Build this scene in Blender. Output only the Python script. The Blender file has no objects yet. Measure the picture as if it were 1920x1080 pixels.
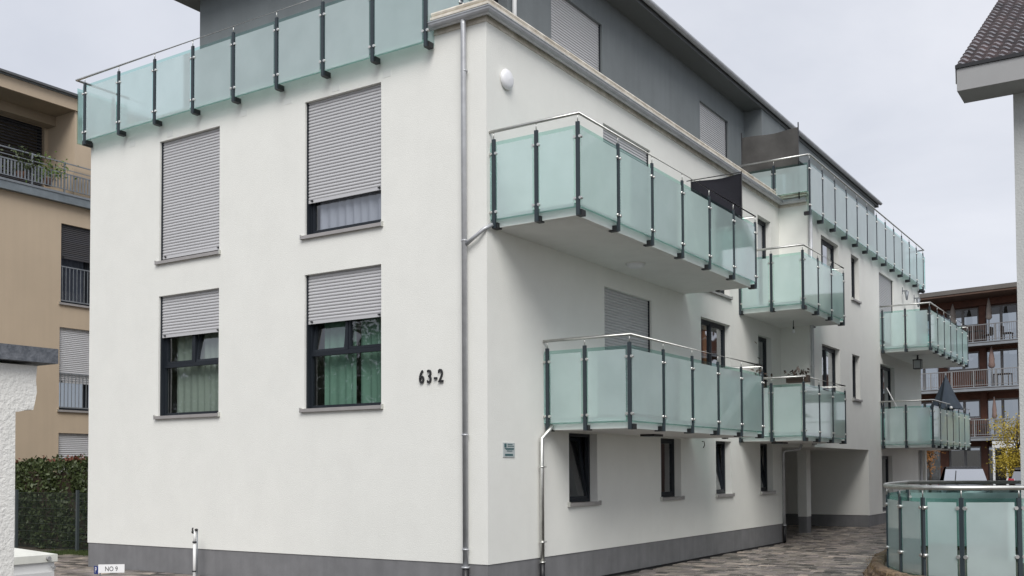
import bpy, math, random
from mathutils import Vector, Matrix
S = bpy.context.scene
COL = S.collection
R = math.radians
# ------------------------------------------------------------------ camera
YAW, PITCH, ROLL, FPX = .57667, .03284, -.00451, 1932.515
CAM = Vector((8.64901, -12.63255, 1.9))
f0 = Vector((-math.sin(YAW), math.cos(YAW), 0)); r0 = Vector((math.cos(YAW), math.sin(YAW), 0)); u0 = Vector((0, 0, 1))
fw = f0*math.cos(PITCH)+u0*math.sin(PITCH); up = -f0*math.sin(PITCH)+u0*math.cos(PITCH)
rt = r0*math.cos(ROLL)+up*math.sin(ROLL); up2 = -r0*math.sin(ROLL)+up*math.cos(ROLL)
cd = bpy.data.cameras.new('camera'); co = bpy.data.objects.new('camera', cd); COL.objects.link(co)
co.matrix_world = Matrix(((rt.x, up2.x, -fw.x, CAM.x), (rt.y, up2.y, -fw.y, CAM.y), (rt.z, up2.z, -fw.z, CAM.z), (0, 0, 0, 1)))
cd.sensor_width = 36; cd.lens = FPX/1920*36; cd.shift_y = (818.14-540)/1920; cd.clip_end = 2000; cd.clip_start = .1
S.camera = co
# ------------------------------------------------------------------ world, sun, exposure
SUN_EL, SUN_AZ = R(46), R(-36)      # azimuth measured from -y (in front of the gable) towards +x
w = bpy.data.worlds.new('World'); S.world = w; w.use_nodes = True
nt = w.node_tree; nt.nodes.clear()
out = nt.nodes.new('ShaderNodeOutputWorld'); bg = nt.nodes.new('ShaderNodeBackground')
sky = nt.nodes.new('ShaderNodeTexSky'); sky.sky_type = 'NISHITA'; sky.sun_disc = False
sun_dir = Vector((math.sin(-SUN_AZ)*math.cos(SUN_EL), -math.cos(SUN_AZ)*math.cos(SUN_EL), math.sin(SUN_EL)))
sky.sun_elevation = SUN_EL; sky.sun_rotation = math.atan2(sun_dir.x, sun_dir.y)
tc = nt.nodes.new('ShaderNodeTexCoord'); mp = nt.nodes.new('ShaderNodeMapping'); mp.inputs['Scale'].default_value = (1, 1, 2.6)
n1 = nt.nodes.new('ShaderNodeTexNoise'); n1.inputs['Scale'].default_value = 1.5; n1.inputs['Detail'].default_value = 6; n1.inputs['Roughness'].default_value = .55; n1.inputs['Distortion'].default_value = .5
cr = nt.nodes.new('ShaderNodeValToRGB')
cr.color_ramp.elements[0].position = .30; cr.color_ramp.elements[0].color = (5.05, 5.35, 6.05, 1)
cr.color_ramp.elements[1].position = .68; cr.color_ramp.elements[1].color = (6.95, 7.1, 7.65, 1)
mx = nt.nodes.new('ShaderNodeMix'); mx.data_type = 'RGBA'; mx.inputs[0].default_value = .93
nt.links.new(tc.outputs['Generated'], mp.inputs[0]); nt.links.new(mp.outputs[0], n1.inputs[0]); nt.links.new(n1.outputs[0], cr.inputs[0])
nt.links.new(sky.outputs[0], mx.inputs[6]); nt.links.new(cr.outputs[0], mx.inputs[7]); nt.links.new(mx.outputs[2], bg.inputs[0])
bg.inputs[1].default_value = .0895; nt.links.new(bg.outputs[0], out.inputs[0])
ld = bpy.data.lights.new('sun', 'SUN'); ld.energy = 2.05; ld.angle = R(35); ld.color = (1, .975, .94)
lo = bpy.data.objects.new('sun', ld); COL.objects.link(lo); lo.rotation_euler = (-sun_dir).to_track_quat('-Z', 'Y').to_euler(); lo.location = (0, -20, 30)
S.view_settings.view_transform = 'Standard'; S.view_settings.look = 'None'; S.view_settings.exposure = .44; S.view_settings.gamma = 1
S.view_settings.use_curve_mapping = False
S.render.engine = 'CYCLES'
S.cycles.max_bounces = 8; S.cycles.transparent_max_bounces = 16
# ------------------------------------------------------------------ materials
def mat(name, col, rough=.7, metal=0, spec=.5, var=0, vscale=1.5, bump=0, bscale=60, col2=None, grime=0, streak=0, rnd=0, island=0, bdist=.004):
    m = bpy.data.materials.new(name); m.use_nodes = True; N = m.node_tree.nodes; L = m.node_tree.links
    b = N['Principled BSDF']; b.inputs['Base Color'].default_value = (*col, 1); b.inputs['Roughness'].default_value = rough
    b.inputs['Metallic'].default_value = metal; b.inputs['Specular IOR Level'].default_value = spec
    g = N.new('ShaderNodeNewGeometry'); src = None
    if var or col2:
        n = N.new('ShaderNodeTexNoise'); n.inputs['Scale'].default_value = vscale; n.inputs['Detail'].default_value = 5; n.inputs['Roughness'].default_value = .6
        L.new(g.outputs['Position'], n.inputs['Vector'])
        r = N.new('ShaderNodeValToRGB'); r.color_ramp.elements[0].position = .3; r.color_ramp.elements[1].position = .7
        c2 = col2 or tuple(c*(1-var) for c in col); c1 = tuple(min(1, c*(1+var*.6)) for c in col)
        r.color_ramp.elements[0].color = (*c2, 1); r.color_ramp.elements[1].color = (*c1, 1)
        L.new(n.outputs[0], r.inputs[0]); src = r.outputs[0]
    if streak:
        mpn = N.new('ShaderNodeMapping'); mpn.inputs['Scale'].default_value = (6, 6, .35); L.new(g.outputs['Position'], mpn.inputs[0])
        n = N.new('ShaderNodeTexNoise'); n.inputs['Scale'].default_value = 1; n.inputs['Detail'].default_value = 4; L.new(mpn.outputs[0], n.inputs['Vector'])
        r = N.new('ShaderNodeValToRGB'); r.color_ramp.elements[0].position = .35; r.color_ramp.elements[0].color = (1-streak, 1-streak, 1-streak*.95, 1); r.color_ramp.elements[1].position = .6
        L.new(n.outputs[0], r.inputs[0])
        x = N.new('ShaderNodeMix'); x.data_type = 'RGBA'; x.blend_type = 'MULTIPLY'; x.inputs[0].default_value = 1
        if src: L.new(src, x.inputs[6])
        else: x.inputs[6].default_value = (*col, 1)
        L.new(r.outputs[0], x.inputs[7]); src = x.outputs[2]
    if rnd or island:
        a = N.new('ShaderNodeMath'); a.operation = 'ADD'
        oi = N.new('ShaderNodeObjectInfo'); L.new(oi.outputs['Random'], a.inputs[0]); L.new(g.outputs['Random Per Island'], a.inputs[1])
        fr = N.new('ShaderNodeMath'); fr.operation = 'FRACT'; L.new(a.outputs[0], fr.inputs[0])
        h = N.new('ShaderNodeValToRGB'); k = rnd or island
        els = h.color_ramp.elements; els[0].color = (1-k, 1-k, 1-k, 1); els[1].color = (1+k*.8, 1+k*.62, 1+k*.45, 1)
        e = els.new(.5); e.color = (1, .95, .88, 1); e = els.new(.75); e.color = (1-k*.4, 1-k*.45, 1-k*.4, 1)
        L.new(fr.outputs[0], h.inputs[0])
        x = N.new('ShaderNodeMix'); x.data_type = 'RGBA'; x.blend_type = 'MULTIPLY'; x.inputs[0].default_value = 1; x.clamp_result = False
        if src: L.new(src, x.inputs[6])
        else: x.inputs[6].default_value = (*col, 1)
        L.new(h.outputs[0], x.inputs[7]); src = x.outputs[2]
    if src: L.new(src, b.inputs['Base Color'])
    if bump:
        n = N.new('ShaderNodeTexNoise'); n.inputs['Scale'].default_value = bscale; n.inputs['Detail'].default_value = 4; n.inputs['Roughness'].default_value = .65
        L.new(g.outputs['Position'], n.inputs['Vector'])
        bb = N.new('ShaderNodeBump'); bb.inputs['Strength'].default_value = bump; bb.inputs['Distance'].default_value = bdist
        L.new(n.outputs[0], bb.inputs['Height']); L.new(bb.outputs[0], b.inputs['Normal'])
    return m
def glass(name, tint, refl=1.0, tr=.95):
    m = bpy.data.materials.new(name); m.use_nodes = True; N = m.node_tree.nodes; L = m.node_tree.links; N.clear()
    o = N.new('ShaderNodeOutputMaterial'); t = N.new('ShaderNodeBsdfTransparent'); t.inputs[0].default_value = (*[c*tr for c in tint], 1)
    g = N.new('ShaderNodeBsdfGlossy'); g.inputs['Roughness'].default_value = .015; g.inputs[0].default_value = (.95, .97, 1, 1)
    fr = N.new('ShaderNodeFresnel'); fr.inputs[0].default_value = 1.55
    mu = N.new('ShaderNodeMath'); mu.operation = 'MULTIPLY'; mu.use_clamp = True; mu.inputs[1].default_value = 2.3*refl
    geo = N.new('ShaderNodeNewGeometry'); n = N.new('ShaderNodeTexNoise'); n.inputs['Scale'].default_value = 1.1; L.new(geo.outputs['Position'], n.inputs['Vector'])
    bp = N.new('ShaderNodeBump'); bp.inputs['Strength'].default_value = .25; bp.inputs['Distance'].default_value = .02; L.new(n.outputs[0], bp.inputs['Height']); L.new(bp.outputs[0], g.inputs['Normal'])
    mxx = N.new('ShaderNodeMixShader'); L.new(fr.outputs[0], mu.inputs[0]); bf = N.new('ShaderNodeMath'); bf.operation = 'SUBTRACT'; bf.use_clamp = True; L.new(mu.outputs[0], bf.inputs[0]); L.new(geo.outputs['Backfacing'], bf.inputs[1]); L.new(bf.outputs[0], mxx.inputs[0]); L.new(t.outputs[0], mxx.inputs[1]); L.new(g.outputs[0], mxx.inputs[2]); L.new(mxx.outputs[0], o.inputs[0])
    return m
def frosted():
    m = bpy.data.materials.new('frosted_glass'); m.use_nodes = True; N = m.node_tree.nodes; L = m.node_tree.links; N.clear()
    o = N.new('ShaderNodeOutputMaterial')
    geo = N.new('ShaderNodeNewGeometry'); no = N.new('ShaderNodeTexNoise'); no.inputs['Scale'].default_value = .8; no.inputs['Detail'].default_value = 3; L.new(geo.outputs['Position'], no.inputs['Vector'])
    rp = N.new('ShaderNodeValToRGB'); rp.color_ramp.elements[0].position = .3; rp.color_ramp.elements[0].color = (.60, .82, .80, 1); rp.color_ramp.elements[1].position = .7; rp.color_ramp.elements[1].color = (.76, .91, .91, 1)
    L.new(no.outputs[0], rp.inputs[0])
    tl = N.new('ShaderNodeBsdfTranslucent'); L.new(rp.outputs[0], tl.inputs[0])
    df = N.new('ShaderNodeBsdfDiffuse'); oi = N.new('ShaderNodeObjectInfo'); dr = N.new('ShaderNodeValToRGB'); dr.color_ramp.elements[0].color = (.78, .91, .905, 1); dr.color_ramp.elements[1].color = (.88, .98, .98, 1); L.new(oi.outputs['Random'], dr.inputs[0])
    n2 = N.new('ShaderNodeTexNoise'); n2.inputs['Scale'].default_value = 1.7; n2.inputs['Detail'].default_value = 6; L.new(geo.outputs['Position'], n2.inputs['Vector'])
    r2_ = N.new('ShaderNodeValToRGB'); r2_.color_ramp.elements[0].position = .35; r2_.color_ramp.elements[0].color = (.86, .86, .86, 1); r2_.color_ramp.elements[1].position = .65; L.new(n2.outputs[0], r2_.inputs[0])
    m2 = N.new('ShaderNodeMix'); m2.data_type = 'RGBA'; m2.blend_type = 'MULTIPLY'; m2.inputs[0].default_value = 1; L.new(dr.outputs[0], m2.inputs[6]); L.new(r2_.outputs[0], m2.inputs[7]); L.new(m2.outputs[2], df.inputs[0])
    rf = N.new('ShaderNodeBsdfRefraction'); rf.inputs[0].default_value = (.84, .94, .935, 1); rf.inputs['Roughness'].default_value = .22; rf.inputs['IOR'].default_value = 1.12
    tp = N.new('ShaderNodeBsdfTransparent'); tp.inputs[0].default_value = (.82, .93, .92, 1)
    gl = N.new('ShaderNodeBsdfGlossy'); gl.inputs['Roughness'].default_value = .035
    fr = N.new('ShaderNodeFresnel'); fr.inputs[0].default_value = 1.5
    mu = N.new('ShaderNodeMath'); mu.operation = 'MULTIPLY'; mu.use_clamp = True; mu.inputs[1].default_value = 1.9; L.new(fr.outputs[0], mu.inputs[0]); mn = N.new('ShaderNodeMath'); mn.operation = 'MINIMUM'; mn.inputs[1].default_value = .34; L.new(mu.outputs[0], mn.inputs[0]); mu = mn
    a = N.new('ShaderNodeMixShader'); a.inputs[0].default_value = .62; L.new(tl.outputs[0], a.inputs[1]); L.new(df.outputs[0], a.inputs[2])
    b = N.new('ShaderNodeMixShader'); b.inputs[0].default_value = .40; L.new(a.outputs[0], b.inputs[1])
    b2 = N.new('ShaderNodeMixShader'); b2.inputs[0].default_value = .15; L.new(rf.outputs[0], b2.inputs[1]); L.new(tp.outputs[0], b2.inputs[2]); L.new(b2.outputs[0], b.inputs[2])
    c = N.new('ShaderNodeMixShader'); L.new(mu.outputs[0], c.inputs[0]); L.new(b.outputs[0], c.inputs[1]); L.new(gl.outputs[0], c.inputs[2]); L.new(c.outputs[0], o.inputs[0])
    return m
def curtainmat(name, col, tr=.5):
    m = bpy.data.materials.new(name); m.use_nodes = True; N = m.node_tree.nodes; L = m.node_tree.links; N.clear()
    o = N.new('ShaderNodeOutputMaterial'); d = N.new('ShaderNodeBsdfDiffuse'); d.inputs[0].default_value = (*col, 1); t = N.new('ShaderNodeBsdfTranslucent'); t.inputs[0].default_value = (*col, 1)
    x = N.new('ShaderNodeMixShader'); x.inputs[0].default_value = tr*.5; L.new(d.outputs[0], x.inputs[1]); L.new(t.outputs[0], x.inputs[2]); L.new(x.outputs[0], o.inputs[0]); return m
M = dict(
 render=mat('white_render', (.80, .80, .755), .92, var=.03, vscale=1.6, bump=.8, bscale=55, streak=.006, bdist=.006),
 penthouse=mat('grey_render', (.185, .205, .212), .9, var=.08, vscale=1.2, bump=.4, bscale=75, streak=.06),
 plinth=mat('plinth_paint', (.20, .20, .205), .8, var=.14, vscale=2.2, bump=.35, bscale=60, streak=.09),
 slab=mat('slab_white', (.82, .815, .79), .85, var=.05, vscale=1.8, bump=.15, bscale=40),
 anth=mat('anthracite', (.015, .019, .025), .45, spec=.35),
 post=mat('post_grey', (.026, .038, .046), .45, var=.1, vscale=9),
 black=mat('black_metal', (.014, .014, .016), .45),
 steel=mat('stainless', (.68, .68, .65), .42, metal=1, var=.15, vscale=7),
 zinc=mat('zinc', (.50, .51, .525), .45, metal=.45, var=.15, vscale=5, bump=.1, bscale=20),
 coping=mat('coping', (.72, .68, .60), .6, var=.2, vscale=5, col2=(.48, .43, .35), bump=.2, bscale=30),
 sill=mat('sill_alu', (.40, .38, .37), .45, metal=.3, var=.08, vscale=6),
 shutter=mat('shutter_slat', (.54, .54, .55), .45, metal=.1, var=.03, vscale=.7),
 roofgrey=mat('roof_metal', (.10, .105, .11), .5, var=.2, vscale=3),
 soffit=mat('soffit', (.13, .14, .14), .8),
 floor=mat('interior', (.35, .34, .32), .9),
 pane=glass('window_glass', (.88, .92, .92)),
 edge=glass('glass_edge', (.78, .93, .90), refl=.4),
 frost=frosted(),
 curt_w=curtainmat('curtain_white', (.46, .46, .53)), curt_g=curtainmat('curtain_green', (.20, .34, .26)), curt_r=curtainmat('curtain_red', (.40, .13, .10)), curt_b=curtainmat('curtain_brown', (.42, .21, .10)), curt_c=curtainmat('curtain_cream', (.36, .41, .35)),
 tan=mat('tan_render', (.51, .41, .30), .92, var=.05, vscale=.7, bump=.5, bscale=40, streak=.03, bdist=.006),
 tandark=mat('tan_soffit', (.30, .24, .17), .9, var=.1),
 galv=mat('galvanised', (.25, .27, .29), .5, metal=.4, var=.2, vscale=6),
 darkgrey=mat('dark_blind', (.055, .055, .062), .6, rnd=.1),
 bluegrey=mat('blue_grey_sheet', (.20, .23, .25), .55, metal=.2, var=.2, vscale=4),
 leaf=mat('hedge_leaf', (.050, .075, .022), .55, island=.55), leaf2=mat('red_leaf', (.16, .05, .03), .6, island=.4), twig=mat('twig', (.07, .05, .035), .9),
 yleaf=mat('yellow_leaf', (.42, .33, .03), .6, island=.5), oleaf=mat('orange_leaf', (.28, .12, .02), .6, island=.5), gleaf=mat('plant_leaf', (.10, .17, .03), .5, island=.5),
 fence=mat('fence_green', (.035, .05, .045), .5), fpost=mat('fence_post', (.06, .075, .08), .5),
 grass=mat('grass', (.055, .085, .02), .8, island=.5),
 earth=mat('earth', (.10, .088, .07), .95, var=.3, vscale=3, bump=.6, bscale=25, bdist=.02),
 asphalt=mat('asphalt', (.06, .06, .062), .8, var=.2, vscale=1.5, bump=.4, bscale=90),
 joint=mat('paving_joint', (.045, .042, .036), .95, var=.3, vscale=5),
 paver=mat('paver', (.27, .25, .23), .42, spec=.6, var=.4, vscale=1.3, bump=.5, bscale=55, rnd=.85, bdist=.005),
 roughwhite=mat('rough_white', (.80, .79, .75), .95, var=.05, vscale=4, bump=.8, bscale=30, bdist=.016),
 granite=mat('granite', (.17, .18, .20), .6, col2=(.07, .08, .095), vscale=28, bump=.6, bscale=30, bdist=.01),
 cab=mat('cabinet_white', (.66, .66, .65), .5, var=.06, vscale=4), cablid=mat('cabinet_lid', (.70, .70, .64), .55, var=.1, vscale=6), cabvent=mat('cabinet_vent', (.30, .30, .30), .6),
 blue=mat('sign_blue', (.015, .035, .19), .45), white=mat('sign_white', (.80, .80, .80), .45), ink=mat('ink', (.02, .02, .022), .6), sgrey=mat('sign_grey', (.45, .49, .49), .5, var=.05), sink=mat('sign_ink', (.05, .12, .13), .5),
 pvc=mat('pvc_white', (.78, .78, .77), .4), lamp=mat('lamp_white', (.82, .82, .84), .35),
 tile=mat('roof_tile', (.060, .040, .040), .16, spec=.9, rnd=.5, var=.3, vscale=3), fascia=mat('fascia_grey', (.33, .33, .33), .7, var=.05, vscale=1), hwall=mat('house_render', (.50, .51, .50), .95, var=.06, vscale=3, bump=.8, bscale=35, bdist=.015), verge=mat('verge_white', (.72, .73, .72), .6),
 red=mat('red_timber', (.14, .055, .032), .65, var=.3, vscale=2.5), redsof=mat('brown_soffit', (.14, .085, .06), .8, var=.15), taupe=mat('taupe_edge', (.15, .135, .12), .7, var=.1), frame_w=mat('frame_pale', (.26, .26, .26), .5), slabgrey=mat('slab_grey', (.27, .29, .31), .7, var=.15, vscale=2),
 darkpane=glass('dark_glass', (.55, .6, .65), refl=.55, tr=.6),
 screen=mat('screen_weave', (.085, .082, .078), .9, var=.2, vscale=3, bump=.8, bscale=120), fabric=mat('black_fabric', (.012, .012, .018), .95, bump=.3, bscale=12, bdist=.02),
 navy=mat('navy_fabric', (.035, .050, .070), .8, var=.15, vscale=5), cream=mat('cream_fabric', (.30, .26, .23), .85), pinkf=mat('faded_fabric', (.22, .15, .13), .85),
 carw=mat('car_paint', (.05, .055, .06), .25, metal=.6, spec=.6), card=mat('dark_car_paint', (.02, .02, .024), .2, spec=.7), tail=mat('tail_lamp', (.36, .01, .03), .2), rubber=mat('rubber', (.02, .02, .02), .8), carglass=glass('car_glass', (.5, .55, .55), refl=3.6, tr=.10),
 stone=mat('dry_stone', (.23, .17, .115), .9, rnd=.4, var=.3, vscale=5, bump=1, bscale=30, bdist=.02), straw=mat('dry_plants', (.26, .20, .11), .9, island=.5),
 patch=mat('render_patch', (.74, .74, .71), .95, bump=.2, bscale=50), wood=mat('dark_wood', (.05, .035, .025), .6), pot=mat('terracotta', (.20, .09, .05), .8),
)
# ------------------------------------------------------------------ helpers
class F:                       # a plan frame: origin, direction along the wall (u) and inwards (n)
    def __init__(s, o, u, n): s.o = Vector(o); s.u = Vector(u); s.n = Vector(n)
    def p(s, u, n, z): return s.o+s.u*u+s.n*n+Vector((0, 0, z))
    def m(s, u, n, z):
        q = s.p(u, n, z); return Matrix(((s.u.x, s.n.x, 0, q.x), (s.u.y, s.n.y, 0, q.y), (0, 0, 1, q.z), (0, 0, 0, 1)))
W = F((0, 0, 0), (1, 0, 0), (0, 1, 0))
FA = W                                             # gable wall, y = 0
FB = F((0, 0, 0), (0, 1, 0), (-1, 0, 0))           # street side, x = 0
FW = F((.75, 0, 0), (0, 1, 0), (-1, 0, 0))         # projecting wing, x = .75
FP = F((-1.25, 0, 0), (0, 1, 0), (-1, 0, 0))       # penthouse side
class MB:
    def __init__(s, fr=W): s.v = []; s.f = []; s.mi = []; s.fr = fr; s.sm = []
    def add(s, vs, fs, mi=0, raw=False, smooth=False):
        k = len(s.v)
        for p in vs: s.v.append(Vector(p) if raw else s.fr.p(*p))
        for f in fs: s.f.append([k+i for i in f]); s.mi.append(mi); s.sm.append(smooth)
    def box(s, a0, a1, b0, b1, c0, c1, mi=0):
        if a0 > a1: a0, a1 = a1, a0
        if b0 > b1: b0, b1 = b1, b0
        if c0 > c1: c0, c1 = c1, c0
        s.add([(a0, b0, c0), (a1, b0, c0), (a1, b1, c0), (a0, b1, c0), (a0, b0, c1), (a1, b0, c1), (a1, b1, c1), (a0, b1, c1)],
              [(3, 2, 1, 0), (4, 5, 6, 7), (0, 1, 5, 4), (1, 2, 6, 5), (2, 3, 7, 6), (3, 0, 4, 7)], mi); return s
    def quad(s, *pts, mi=0): s.add(pts, [tuple(range(len(pts)))], mi); return s
    def tube(s, pts, r, n=10, mi=0, caps=True, smooth=True):
        P = [s.fr.p(*p) for p in pts]; k = len(s.v); rs = r if isinstance(r, (list, tuple)) else [r]*len(P)
        a = None
        for i, p in enumerate(P):
            if i == 0: t = (P[1]-P[0])
            elif i == len(P)-1: t = P[-1]-P[-2]
            else: t = (P[i+1]-P[i]).normalized()+(P[i]-P[i-1]).normalized()
            t.normalize()
            if a is None:
                a = t.cross(Vector((0, 0, 1)));
                if a.length < .1: a = t.cross(Vector((1, 0, 0)))
            a = (a-t*a.dot(t)).normalized(); b = t.cross(a)
            for j in range(n):
                th = 2*math.pi*j/n; s.v.append(p+(a*math.cos(th)+b*math.sin(th))*rs[i])
        for i in range(len(P)-1):
            for j in range(n):
                j2 = (j+1) % n; s.f.append([k+i*n+j, k+i*n+j2, k+(i+1)*n+j2, k+(i+1)*n+j]); s.mi.append(mi); s.sm.append(smooth)
        if caps:
            s.f.append([k+j for j in range(n)][::-1]); s.mi.append(mi); s.sm.append(False)
            s.f.append([k+(len(P)-1)*n+j for j in range(n)]); s.mi.append(mi); s.sm.append(False)
        return s
    def prism(s, prof, b0, b1, mi=0):    # prof = (u,z) outline, extruded along n
        n = len(prof); vs = [(a, b0, c) for a, c in prof]+[(a, b1, c) for a, c in prof]
        fs = [tuple(range(n)), tuple(range(2*n-1, n-1, -1))]+[(i, i+n, (i+1) % n+n, (i+1) % n) for i in range(n)]
        s.add(vs, fs, mi); return s
    def mesh(s, name, mats, origin=None):
        me = bpy.data.meshes.new(name)
        me.from_pydata([tuple(v-origin) if origin is not None else tuple(v) for v in s.v], [], s.f)
        for m_ in (mats if isinstance(mats, (list, tuple)) else [mats]): me.materials.append(m_)
        for p, i, q in zip(me.polygons, s.mi, s.sm): p.material_index = i; p.use_smooth = q
        me.update(); return me
    def build(s, name, mats, parent=None, **kw):
        lo = [min(v[i] for v in s.v) for i in range(3)]; hi = [max(v[i] for v in s.v) for i in range(3)]
        o = Vector(((lo[0]+hi[0])/2, (lo[1]+hi[1])/2, lo[2]))
        ob = bpy.data.objects.new(name, s.mesh(name, mats, o)); COL.objects.link(ob); ob.matrix_world = Matrix.Translation(o)
        par(ob, parent); tag(ob, **kw); return ob
WM = {}
def par(ob, parent):
    mw = ob.matrix_world.copy() if ob.name not in WM else WM[ob.name]
    mw = ob.matrix_basis.copy(); WM[ob.name] = mw
    if parent is not None:
        ob.parent = parent; ob.matrix_parent_inverse = WM[parent.name].inverted()
def tag(o, label=None, cat=None, group=None, kind=None):
    if label: o['label'] = label
    if cat: o['category'] = cat
    if group: o['group'] = group
    if kind: o['kind'] = kind
    return o
def thing(name, loc, label, cat, group=None):
    o = bpy.data.objects.new(name, None); COL.objects.link(o); o.empty_display_size = .3; o.matrix_world = Matrix.Translation(Vector(loc)); par(o, None); return tag(o, label, cat, group)
def inst(name, me, mw, parent, **kw):
    o = bpy.data.objects.new(name, me); COL.objects.link(o); o.matrix_world = mw; par(o, parent); tag(o, **kw); return o
def solid_cells(mb, a0, a1, z0, z1, holes, n=0, reveal=.13, mi=0, back=False):
    """front skin of a wall at depth n with rectangular holes and reveals"""
    As = sorted({a0, a1, *[h[0] for h in holes], *[h[1] for h in holes]}); Zs = sorted({z0, z1, *[h[2] for h in holes], *[h[3] for h in holes]})
    As = [a for a in As if a0 <= a <= a1]; Zs = [z for z in Zs if z0 <= z <= z1]
    for i in range(len(As)-1):
        for j in range(len(Zs)-1):
            ca, cz = (As[i]+As[i+1])/2, (Zs[j]+Zs[j+1])/2
            if any(h[0] < ca < h[1] and h[2] < cz < h[3] for h in holes): continue
            mb.quad((As[i], n, Zs[j]), (As[i+1], n, Zs[j]), (As[i+1], n, Zs[j+1]), (As[i], n, Zs[j+1]), mi=mi)
    for h in holes:
        b0, b1, y0, y1 = h[:4]; d = n+(h[4] if len(h) > 4 else reveal)+.12
        mb.quad((b0, n, y0), (b0, n, y1), (b0, d, y1), (b0, d, y0), mi=mi); mb.quad((b1, n, y1), (b1, n, y0), (b1, d, y0), (b1, d, y1), mi=mi)
        mb.quad((b0, n, y1), (b1, n, y1), (b1, d, y1), (b0, d, y1), mi=mi); mb.quad((b1, n, y0), (b0, n, y0), (b0, d, y0), (b1, d, y0), mi=mi)
SLATS = {}
def slat_mesh(fr_key, fr, wid, mat_):
    k = (fr_key, round(wid, 3), mat_.name)
    if k not in SLATS:
        mb = MB(F((0, 0, 0), fr.u, fr.n)); h = .0535; n = 5; prof = []
        for i in range(n+1):
            t = i/n; prof.append((-.011*math.sin(math.pi*min(1, t*1.08))**.7 if 0 < t < .98 else .004, t*h))
        vs = []
        for (nn, z) in prof: vs += [(-wid/2, nn, z), (wid/2, nn, z)]
        fs = [(2*i, 2*i+1, 2*i+3, 2*i+2) for i in range(n)]
        mb.add(vs, fs, 0, smooth=False); mb.quad((-wid/2, .004, h), (wid/2, .004, h), (wid/2, .012, h), (-wid/2, .012, h))
        SLATS[k] = mb.mesh('slat', mat_)
    return SLATS[k]
def shutter(parent, fr, key, a0, a1, zbot, ztop, n=.07, m_=None, pitch=.0545):
    m_ = m_ or M['shutter']; wid = a1-a0-.03; me = slat_mesh(key, fr, wid, m_); k = int((ztop-zbot-.05)/pitch)+1
    T = F((0, 0, 0), fr.u, fr.n)
    for i in range(k):
        z = zbot+.055+i*pitch
        if z > ztop: break
        inst('slat', me, Matrix.Translation(fr.p((a0+a1)/2, n, z)), parent)
    mb = MB(fr); mb.box(a0+.012, a1-.012, n-.010, n+.012, zbot, zbot+.055)
    for a in (a0+.08, a1-.12): mb.box(a, a+.05, n-.024, n-.01, zbot+.035, zbot+.05, 1); mb.box(a+.03, a+.055, n-.03, n-.01, zbot+.02, zbot+.042, 1)
    mb.build('shutter_rail', [m_, M['ink']], parent)
def curtain(parent, fr, a0, a1, z0, z1, n, m_, waves=7, amp=.02, seed=0):
    rng = random.Random(seed); mb = MB(fr); k = waves*8; vs = []; ph = rng.random()*6
    for i in range(k+1):
        t = i/k; a = a0+(a1-a0)*t; d = n+amp*math.sin(t*waves*2*math.pi+ph+.8*math.sin(t*9+ph))+amp*.4*math.sin(t*waves*4.7+ph)
        vs += [(a, d, z0), (a, d, z1)]
    mb.add(vs, [(2*i, 2*i+2, 2*i+3, 2*i+1) for i in range(k)], smooth=True); mb.build('curtain', m_, parent)
def sill(parent, fr, a0, a1, z, dep=.13, out_=.05):
    mb = MB(fr); mb.box(a0-.05, a1+.035, -out_, dep, z-.008, z+.012); mb.box(a0-.05, a1+.035, -out_-.004, -out_, z-.045, z+.012)
    mb.box(a0-.062, a0-.05, -out_-.008, 0, z-.05, z+.03, 1); mb.box(a1+.035, a1+.047, -out_-.008, 0, z-.05, z+.03, 1)
    mb.build('sill', [M['sill'], M['steel']], parent)
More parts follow.
